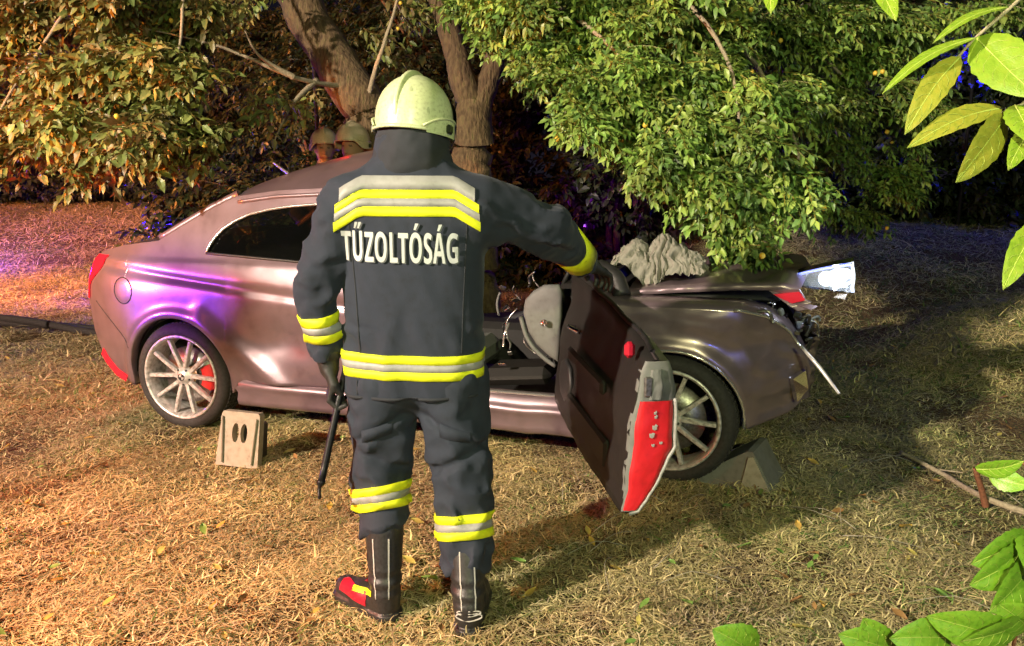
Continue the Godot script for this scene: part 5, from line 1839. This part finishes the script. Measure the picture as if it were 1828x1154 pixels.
func helmet(t: Node3D, at := Vector3(0.012, 1.775, -0.045), tilt := Vector3(-0.10, -0.32, -0.03), hm: Material = M.helmet) -> Node3D:
	var h := Node3D.new()
	h.name = "helmet"
	t.add_child(h)
	h.position = at
	h.rotation = tilt
	var st := begin()
	var rows := []
	for i in 25:
		var r := PackedVector3Array()
		for k in 57:
			r.append(helmet_point(i / 24.0, -PI + TAU * k / 56.0))
		rows.append(r)
	var last := PackedVector3Array()
	for p in rows[24]:
		last.append(p * 0.94 + Vector3(0, 0.004, 0))
	rows.append(last)
	grid(st, rows)
	part("shell", done(st), hm, h)
	st = begin()
	var rim := []
	for k in 57:
		rim.append(helmet_point(1.0, -PI + TAU * k / 56.0, 0.002))
	tube(st, rim, [0.0055], 8)
	part("rim", done(st), hm, h)
	for k in 7:   # scuffs from use
		var sm := begin()
		var a := -1.5 + k * 0.47
		var u := 0.45 + 0.36 * absf(sin(k * 2.3))
		var c := helmet_point(u, a, 0.0012)
		for i in 9:
			sm.add_vertex(c)
			for m in [i, i + 1]:
				var t2: float = TAU * m / 9.0
				sm.add_vertex(helmet_point(u + 0.035 * cos(t2) * (1.0 + 0.5 * sin(t2 * 3.0 + k)), a + 0.045 * sin(t2) * (1.0 + 0.4 * cos(t2 * 2.0 + k)), 0.0012))
		part("scuff_mark", done(sm), M.scuff, h)
	# crest along the middle
	st = begin()
	rows = []
	for i in 23:
		var f := lerpf(-0.62, 0.86, i / 22.0)
		var a := 0.0 if f > 0.0 else PI
		var c := helmet_point(absf(f), a)
		var up := c.normalized()
		var w := 0.010 * (1.0 - 0.5 * absf(f))
		var hgt := 0.013 * (1.0 - pow(absf(f - 0.1) / 0.78, 3.0))
		rows.append(PackedVector3Array([c + Vector3(-w - 0.005, 0, 0) - up * 0.003, c + Vector3(-w, 0, 0) + up * hgt * 0.75, c + Vector3(-w * 0.5, 0, 0) + up * hgt, c + Vector3(w * 0.5, 0, 0) + up * hgt, c + Vector3(w, 0, 0) + up * hgt * 0.75, c + Vector3(w + 0.005, 0, 0) - up * 0.003]))
	grid(st, rows)
	part("crest", done(st), hm, h)
	for sg: float in [-1.0, 1.0]:
		st = begin()
		rows = []
		for i in 12:
			var r := PackedVector3Array()
			for k in 9:
				var a: float = sg * lerpf(0.80, 2.2, k / 8.0)
				var edge := 0.80 + 0.16 * pow(absf(k / 8.0 - 0.55) * 1.8, 2.0)
				r.append(helmet_point(lerpf(edge, 1.04, i / 11.0), a, 0.007))
			rows.append(r)
		grid(st, rows)
		part("side_guard", done(st), hm, h)
		var curve := []
		for k in 15:
			var a: float = sg * lerpf(0.72, 2.25, k / 14.0)
			curve.append(helmet_point(0.80 + 0.16 * pow(absf(k / 14.0 - 0.55) * 1.8, 2.0), a, 0.008))
		part("guard_edge", tube_mesh(curve, [0.004], 7), hm, h)
		part("visor_hinge", box_mesh(helmet_point(0.93, sg * 1.45, 0.012), Vector3(0.016, 0.03, 0.035), Basis(), 0.006), M.helmet_dark, h)
	st = begin()
	rows = []
	for i in 8:
		var r := PackedVector3Array()
		for k in 21:
			var a := PI + lerpf(-1.25, 1.25, k / 20.0)
			r.append(helmet_point(lerpf(0.66, 1.06, i / 7.0), a, 0.012))
		rows.append(r)
	grid(st, rows)
	part("visor", done(st), M.helmet_dark, h)
	return h

func gloves(t: Node3D) -> void:
	# left hand hangs and closes round the pry bar
	var w := Vector3(-0.308, 0.93, 0.0)
	var k := Vector3(-0.292, 0.85, 0.01)
	var av := Vector3(0.25, 0.0, 1.0).normalized()
	var bar := Vector3(-0.262, 0.80, 0.0)
	var fingers := []
	for i in 4:
		var o := av * (0.036 - 0.024 * i)
		var len: float = [0.92, 1.0, 0.97, 0.8][i]
		fingers.append([k + o + Vector3(0.0, 0.012, 0), k + o + Vector3(-0.016, -0.045 * len, 0), k + o + Vector3(0.012, -0.078 * len, 0), k + o + Vector3(0.040, -0.064 * len, 0)])
	var thumb := [w + Vector3(0.008, -0.022, 0.030), w + Vector3(0.030, -0.062, 0.044), w + Vector3(0.046, -0.100, 0.034), w + Vector3(0.044, -0.125, 0.020)]
	var gl := func(p: Vector3) -> float: return glove_sdf(p, w, k, av, fingers, thumb, WR_L + Vector3(0.0, 0.015, 0.0))
	part("glove", nets(gl, Vector3(-0.40, 0.70, -0.10), Vector3(-0.18, 1.05, 0.12), 0.004), M.glove, t, "black glove holding the pry bar")
	# right hand reaches out and grips the top of the door
	var w2 := WR_R + Vector3(0.035, -0.025, -0.05)
	var k2 := w2 + Vector3(0.045, -0.030, -0.070)
	var fwd := (k2 - w2).normalized()
	var av2 := fwd.cross(Vector3(0.3, 1, 0)).normalized()
	var f2 := []
	for i in 4:
		var o := av2 * (0.036 - 0.024 * i)
		var len: float = [0.9, 1.0, 0.96, 0.8][i]
		f2.append([k2 + o - fwd * 0.01, k2 + o + fwd * 0.042 * len + Vector3(0.004, -0.004, 0), k2 + o + fwd * 0.062 * len + Vector3(0.004, -0.036, 0), k2 + o + fwd * 0.050 * len + Vector3(0, -0.064, 0)])
	var th2 := [w2 - av2 * 0.03, w2 + fwd * 0.035 - av2 * 0.056 + Vector3(0, -0.01, 0), w2 + fwd * 0.068 - av2 * 0.060 + Vector3(0, -0.032, 0), w2 + fwd * 0.086 - av2 * 0.052 + Vector3(0, -0.052, 0)]
	var gr := func(p: Vector3) -> float: return glove_sdf(p, w2, k2, av2, f2, th2, WR_R + (EL_R - WR_R).normalized() * 0.0)
	part("glove", nets(gr, Vector3(0.52, 1.02, -0.74), Vector3(0.86, 1.34, -0.36), 0.004), M.glove, t, "black glove reaching to the top of the open door")
	part("glove_tab", box_mesh(w2 + Vector3(-0.01, 0.035, 0.01), Vector3(0.05, 0.012, 0.03), Basis.looking_at(fwd), 0.004), M.yellow, t)
	# the pry bar is its own thing
	var o := thing("pry_bar", "black steel pry bar held upright in the firefighter's left glove", "pry bar", t.position)
	var top := Vector3(-0.240, 0.90, 0.01)
	var foot := Vector3(-0.318, 0.525, 0.10)
	var stt := begin()
	tube(stt, [top, top.lerp(foot, 0.3), top.lerp(foot, 0.85), foot], [0.011, 0.013, 0.013, 0.012], 6)
	part("shaft", done(stt), M.tool, o)
	part("claw", tube_mesh(curve_pts([foot, foot + Vector3(-0.008, -0.03, 0.01), foot + Vector3(-0.002, -0.055, 0.03)], 6), [0.014, 0.016, 0.006], 8), M.tool, o)
	part("pick", tube_mesh([top + Vector3(0, 0.0, 0), top + Vector3(0.035, -0.06, 0.02), top + Vector3(0.028, -0.13, 0.02)], [0.009, 0.008, 0.004], 7), M.tool, o)

func onlookers() -> void:
	var spots := [[Vector3(-1.73, 0.02, -7.40), 0.25, "firefighter with a cream helmet looking over the car roof, left of the leaning trunk"], [Vector3(-1.26, 0.0, -6.42), -0.35, "firefighter with a cream helmet bending behind the car roof, nearest the leaning trunk"]]
	var figure: ArrayMesh = null
	for s in spots:
		var t := thing("person", s[2], "person", s[0], s[1], "firefighters behind the car")
		t.set_meta("group", "firefighters behind the car")
		t.scale = Vector3.ONE * 1.01
		var f := func(p: Vector3) -> float:
			var d := torso(Vector3(p.x * 1.1, minf(p.y, 1.52), p.z), -0.01)
			d = maxf(d, p.y - 1.56)
			d = maxf(d, 0.75 - p.y)
			d = smin(d, cap(p, Vector3(0, 1.5, 0), Vector3(0, 1.66, 0.02), 0.062, 0.058), 0.04)
			d = smin(d, maxf(cap(p, Vector3(0, 1.45, 0), Vector3(0, 1.60, 0.01), 0.15, 0.088), p.y - 1.655), 0.02)
			d = smin(d, (Vector3(p.x / 0.078, (p.y - 1.76) / 0.118, (p.z - 0.03) / 0.098).length() - 1.0) * 0.08, 0.02)
			d = smin(d, cap(p, Vector3(0, 1.755, 0.122), Vector3(0, 1.732, 0.140), 0.010, 0.014), 0.018)
			d = smin(d, cap(p, Vector3(-0.022, 1.695, 0.115), Vector3(0.022, 1.695, 0.115), 0.008, 0.008), 0.012)
			for sg: float in [-1.0, 1.0]:
				d = smin(d, cap(p, Vector3(sg * 0.078, 1.745, 0.02), Vector3(sg * 0.082, 1.77, 0.01), 0.012, 0.016), 0.008)
				d = minf(d, -minf(-d, cap(p, Vector3(sg * 0.03, 1.775, 0.135), Vector3(sg * 0.032, 1.775, 0.135), 0.014, 0.014))) if false else maxf(d, 0.004 - cap(p, Vector3(sg * 0.03, 1.775, 0.142), Vector3(sg * 0.031, 1.775, 0.142), 0.016, 0.016))
				d = smin(d, cap(p, Vector3(sg * 0.21, 1.45, 0), Vector3(sg * 0.27, 1.2, 0.06), 0.08, 0.065), 0.04)
				d = smin(d, cap(p, Vector3(sg * 0.27, 1.2, 0.06), Vector3(sg * 0.18, 1.08, 0.28), 0.065, 0.045), 0.02)
				d = smin(d, cap(p, Vector3(sg * 0.11, 0.85, 0), Vector3(sg * 0.12, 0.45, 0.02), 0.11, 0.08), 0.04)
				d = smin(d, cap(p, Vector3(sg * 0.12, 0.45, 0.02), Vector3(sg * 0.12, 0.09, 0), 0.08, 0.06), 0.03)
				d = smin(d, cap(p, Vector3(sg * 0.12, 0.05, -0.04), Vector3(sg * 0.13, 0.045, 0.16), 0.05, 0.045), 0.03)
			return d
		var tone := func(p: Vector3) -> Color:
			if p.y > 1.648:
				if absf(absf(p.x) - 0.031) < 0.012 and absf(p.y - 1.775) < 0.007 and p.z > 0.08:
					return Color(0.03, 0.02, 0.02)
				return Color(0.36, 0.21, 0.14) if absf(p.y - 1.695) > 0.007 else Color(0.25, 0.09, 0.07)
			if p.z > 0.2 and p.y < 1.3:
				return Color(0.03, 0.03, 0.03)
			return Color(0.03, 0.034, 0.045)
		if figure == null:
			figure = nets(f, Vector3(-0.42, -0.02, -0.3), Vector3(0.42, 1.9, 0.42), 0.013, tone)
		part("body", figure, M.body, t)
		var h := helmet(t, Vector3(0, 1.815, 0.02), Vector3(0.0, PI, 0.0), M.helmet_cream)
		h.get_node("visor").queue_free()
		h.remove_child(h.get_node("visor"))

# ---------------------------------------------------------------- chocks, hose, twigs, near leaves

func chocks() -> void:
	var t := thing("step_chock", "pale grey plastic support block with two oval holes under the car sill", "support block", Vector3(-1.50, 0.0, -4.06), -0.12)
	var c := CSGCombiner3D.new()
	var plate := CSGPolygon3D.new()
	plate.polygon = PackedVector2Array([Vector2(-0.125, 0), Vector2(0.115, 0), Vector2(0.108, 0.285), Vector2(0.098, 0.30), Vector2(-0.098, 0.30), Vector2(-0.108, 0.285)])
	plate.depth = 0.06
	c.add_child(plate)
	for x in [-0.024, 0.024]:
		var hole := CSGCylinder3D.new()
		hole.radius = 0.048
		hole.height = 0.3
		hole.sides = 28
		hole.operation = CSGShape3D.OPERATION_SUBTRACTION
		c.add_child(hole)
		hole.transform = Transform3D(Basis(Vector3.RIGHT, PI / 2).scaled(Vector3(1, 1, 1)), Vector3(x, 0.185, 0))
		hole.transform.basis = Basis(Vector3(0.4, 0, 0), Vector3(0, 0, 1), Vector3(0, -1.1, 0))
	var lean := Basis(Vector3.BACK, -0.07) * Basis(Vector3.RIGHT, -0.16)
	c.name = "front_plate"
	c.material_override = M.resin
	t.add_child(c)
	c.basis = lean
	for x in [-0.094, 0.086]:
		var rib := part("side_rib", box_mesh(Vector3(x, 0.145, 0.008), Vector3(0.012, 0.255, 0.016), Basis(Vector3.BACK, -0.05 * signf(x)), 0.004), M.resin, t)
		rib.basis = lean
	part("dark_block_side", box_mesh(Vector3(0.05, 0.12, -0.11), Vector3(0.13, 0.20, 0.10), Basis(Vector3.RIGHT, -0.2), 0.012), M.black_plastic, t)  # black box standing for the dark right side of the block
	var w := thing("wedge_chock", "grey support wedge with a pale face beside the front wheel", "support wedge", Vector3(1.18, 0.0, -3.83), -0.55)
	var st := begin(false)
	var prof := [Vector2(-0.27, 0.0), Vector2(-0.25, 0.035), Vector2(-0.08, 0.12), Vector2(0.05, 0.21), Vector2(0.08, 0.21), Vector2(0.20, 0.0)]
	var z0 := -0.16
	var z1 := 0.10
	for i in prof.size():
		var a: Vector2 = prof[i]
		var b: Vector2 = prof[(i + 1) % prof.size()]
		quad(st, Vector3(a.x, a.y, z0), Vector3(b.x, b.y, z0), Vector3(b.x, b.y, z1), Vector3(a.x, a.y, z1))
	for z in [z0, z1]:
		for i in range(1, prof.size() - 1):
			for q in [prof[0], prof[i], prof[i + 1]]:
				st.add_vertex(Vector3(q.x, q.y, z))
	part("wedge_body", done(st), M.chock_grey, w)
	part("wedge_face", shard([Vector3(0.03, 0.02, 0.103), Vector3(0.18, 0.02, 0.103), Vector3(0.085, 0.19, 0.103), Vector3(0.06, 0.185, 0.103)], 0.012), M.resin, w)
	var h := thing("rescue_hose", "thick black hose lying on the grass behind the boot of the car", "hose", Vector3(-4.2, 0, -7.7))
	for k in 2:
		part("hose_line", tube_mesh(curve_pts([Vector3(-3.2, 0.04, -0.9 - 0.1 * k), Vector3(-1.2, 0.05 + 0.05 * k, -0.42), Vector3(0.0, 0.05, -0.05 + 0.14 * k), Vector3(0.75, 0.05, 0.42 + 0.1 * k), Vector3(1.7, 0.05, 1.15)], 30), [0.04], 9), M.rubber, h)

func litter() -> void:
	var s := thing("fallen_stick", "long pale dry stick lying on the grass at the right", "stick", Vector3(2.2, 0.0, -3.6))
	part("stem", limb([Vector3(-0.04, 0.05, -0.55), Vector3(0.02, 0.05, -0.22), Vector3(0.04, 0.06, 0.10), Vector3(0.20, 0.06, 0.34), Vector3(0.5, 0.05, 0.42)], 0.010, 0.018, 8), M.twig, s)
	part("upright_twig", limb([Vector3(0.03, 0.03, 0.13), Vector3(-0.005, 0.12, 0.14), Vector3(-0.05, 0.21, 0.16), Vector3(-0.04, 0.25, 0.17)], 0.017, 0.012, 8), M.red_twig, s)
	part("side_twig", limb([Vector3(0.0, 0.05, -0.30), Vector3(0.12, 0.06, -0.22)], 0.006, 0.003, 6), M.twig, s)
	for k in 26:
		var x := rng.randf_range(0.2, 2.6)
		var z := -2.5 - rng.randf() * 1.6
		var st := thing("dry_stalk", "thin dry straw stalk lying on the cut grass to the right of the firefighter", "stalk", Vector3(x, ground_h(x, z), z), rng.randf() * TAU, "dry stalks on the cut grass")
		part("stem", tube_mesh(curve_pts([Vector3(-0.14, 0.02, 0), Vector3(0, 0.05 + 0.02 * rng.randf(), 0.02), Vector3(0.16, 0.025, rng.randf_range(-0.06, 0.06))], 7), [0.0022, 0.0022, 0.0012], 5), M.resin, st)

func leaf_mesh(a: Vector3, b: Vector3, w: float, droop: float, roll: float) -> Array:
	# a pointed oval leaf from a to b, with a fold along the midrib; returns [blade, midrib]
	var d := b - a
	var l := d.length()
	d = d.normalized()
	var view := Vector3(0, 0, 1)
	var side := d.cross(view).normalized().rotated(d, roll)
	var up := side.cross(d).normalized()
	var rows := []
	var rib := []
	for i in 15:
		var t := i / 14.0
		var c := a + d * l * t + up * droop * l * (sin(t * PI) * 0.5 - 0.25 * t * t) + side * 0.04 * l * sin(t * 3.0)
		var hw := 0.5 * w * pow(sin(PI * pow(t, 0.85)), 0.75) * (1.0 + 0.05 * sin(t * 40.0)) + 0.0004
		var r := PackedVector3Array()
		for k in 9:
			var s := k / 4.0 - 1.0
			var wave := 0.03 * w * sin(t * 44.0) * absf(s) * absf(s)
			r.append(c + side * hw * s + up * (absf(s) * hw * 0.38 + wave - 0.25 * hw * s * s))
		rows.append(r)
		rib.append(c - up * 0.0003 + view * 0.0006)
	var st := begin()
	grid(st, rows)
	var sr := begin()
	tube(sr, rib, [0.0012, 0.0011, 0.001, 0.0009, 0.0005], 5)
	for i in range(2, 13, 2):
		for sg in [0, 8]:
			tube(sr, [rib[i], rows[i + 1][4 + signi(sg - 4) * 2] + view * 0.0006, rows[mini(i + 2, 14)][4 + signi(sg - 4) * 3] + view * 0.0005], [0.0003], 4)
	return [done(st), done(sr)]

func near_leaves() -> void:
	var walnut := [
		[Vector3(0.665, 1.775, -1.110), Vector3(0.539, 1.722, -1.049), 0.015, 0.9], [Vector3(0.623, 1.735, -1.102), Vector3(0.474, 1.659, -1.037), 0.018, 0.9],
		[Vector3(0.601, 1.710, -1.098), Vector3(0.504, 1.606, -1.027), 0.036, 0.3], [Vector3(0.621, 1.735, -1.102), Vector3(0.675, 1.652, -1.037), 0.070, 0.1],
		[Vector3(0.658, 1.642, -1.085), Vector3(0.507, 1.589, -1.024), 0.030, 0.5], [Vector3(0.662, 1.631, -1.083), Vector3(0.570, 1.544, -1.016), 0.050, -0.2],
		[Vector3(0.674, 1.646, -1.086), Vector3(0.672, 1.590, -1.026), 0.046, 0.2], [Vector3(0.695, 1.611, -1.079), Vector3(0.635, 1.561, -1.019), 0.028, 0.4],
		[Vector3(0.710, 1.493, -1.057), Vector3(0.629, 1.411, -0.991), 0.036, 0.4], [Vector3(0.353, 1.814, -1.117), Vector3(0.331, 1.758, -1.055), 0.024, 0.4], [Vector3(0.490, 1.814, -1.117), Vector3(0.491, 1.749, -1.054), 0.028, 0.2]]
	var t := thing("walnut_branch", "overhanging branch with large yellow-green leaves in the upper right corner", "branch", Vector3.ZERO)
	part("stem", limb([Vector3(0.95, 2.05, -1.25), Vector3(0.713, 1.810, -1.147), Vector3(0.682, 1.783, -1.121), Vector3(0.621, 1.734, -1.102), Vector3(0.598, 1.709, -1.097)], 0.006, 0.0018, 7), M.twig, t)
	part("stem", limb([Vector3(0.95, 2.05, -1.25), Vector3(0.80, 1.85, -1.15), Vector3(0.70, 1.66, -1.09), Vector3(0.655, 1.635, -1.084)], 0.006, 0.002, 7), M.twig, t)
	part("stem", limb([Vector3(0.80, 1.85, -1.15), Vector3(0.78, 1.66, -1.1), Vector3(0.71, 1.493, -1.057)], 0.004, 0.002, 7), M.twig, t)
	part("stem", limb([Vector3(0.95, 2.05, -1.25), Vector3(0.6, 1.92, -1.18), Vector3(0.353, 1.814, -1.117)], 0.005, 0.002, 7), M.twig, t)
	part("stem", limb([Vector3(0.6, 1.92, -1.18), Vector3(0.49, 1.814, -1.117)], 0.003, 0.002, 7), M.twig, t)
	for i in walnut.size():
		var g: Array = walnut[i]
		var m := leaf_mesh(g[0], g[1], g[2], 0.10, g[3])
		var lf := part("leaf", m[0], M.old_leaf if i in [2, 4, 5] else M.big_leaf, t)
		part("vein", m[1], M.vein, lf)
	var vine := [
		[Vector3(0.992, 0.873, -1.400), Vector3(0.853, 0.845, -1.344), 0.074], [Vector3(0.987, 0.847, -1.395), Vector3(0.850, 0.806, -1.337), 0.085], [Vector3(0.992, 0.820, -1.390), Vector3(0.887, 0.758, -1.328), 0.095],
		[Vector3(0.990, 0.884, -1.402), Vector3(0.969, 0.814, -1.338), 0.095], [Vector3(0.981, 0.715, -1.371), Vector3(0.835, 0.702, -1.318), 0.074], [Vector3(0.842, 0.685, -1.363), Vector3(0.700, 0.712, -1.315), 0.080],
		[Vector3(0.735, 0.657, -1.360), Vector3(0.605, 0.718, -1.318), 0.075], [Vector3(0.466, 0.650, -1.358), Vector3(0.372, 0.728, -1.320), 0.080], [Vector3(0.949, 0.683, -1.363), Vector3(0.768, 0.750, -1.323), 0.085],
		[Vector3(0.692, 0.657, -1.358), Vector3(0.650, 0.748, -1.324), 0.066], [Vector3(0.99, 0.70, -1.37), Vector3(0.90, 0.772, -1.33), 0.08], [Vector3(0.885, 1.002, -1.424), Vector3(0.947, 1.033, -1.379), 0.042], [Vector3(0.912, 0.994, -1.423), Vector3(0.959, 0.989, -1.371), 0.042]]
	var v := thing("vine_shoot", "bright green leafy shoots in the lower right corner with a reddish brown stem", "plant", Vector3.ZERO)
	part("stem", limb([Vector3(1.05, 0.0, -1.55), Vector3(1.03, 0.5, -1.47), Vector3(0.99, 0.86, -1.40)], 0.006, 0.003, 7), M.red_twig, v)
	part("stem", limb([Vector3(0.9, 0.0, -1.5), Vector3(0.96, 0.4, -1.42), Vector3(0.97, 0.70, -1.37)], 0.006, 0.003, 7), M.red_twig, v)
	part("stem", limb([Vector3(0.72, 0.0, -1.45), Vector3(0.75, 0.4, -1.40), Vector3(0.735, 0.657, -1.36)], 0.005, 0.002, 7), M.red_twig, v)
	part("stem", limb([Vector3(0.47, 0.0, -1.42), Vector3(0.47, 0.4, -1.40), Vector3(0.456, 0.647, -1.358)], 0.005, 0.002, 7), M.red_twig, v)
	part("stem", limb([Vector3(1.35, 0.0, -1.6), Vector3(1.30, 0.6, -1.55), Vector3(1.08, 0.97, -1.46), Vector3(0.885, 1.002, -1.424)], 0.007, 0.003, 7), M.red_twig, v)
	for g in vine:
		var m := leaf_mesh(g[0], g[1], g[2], 0.12, rng.randf_range(-0.3, 0.4))
		var lf := part("leaf", m[0], M.vine_leaf, v)
		part("vein", m[1], M.vein, lf)
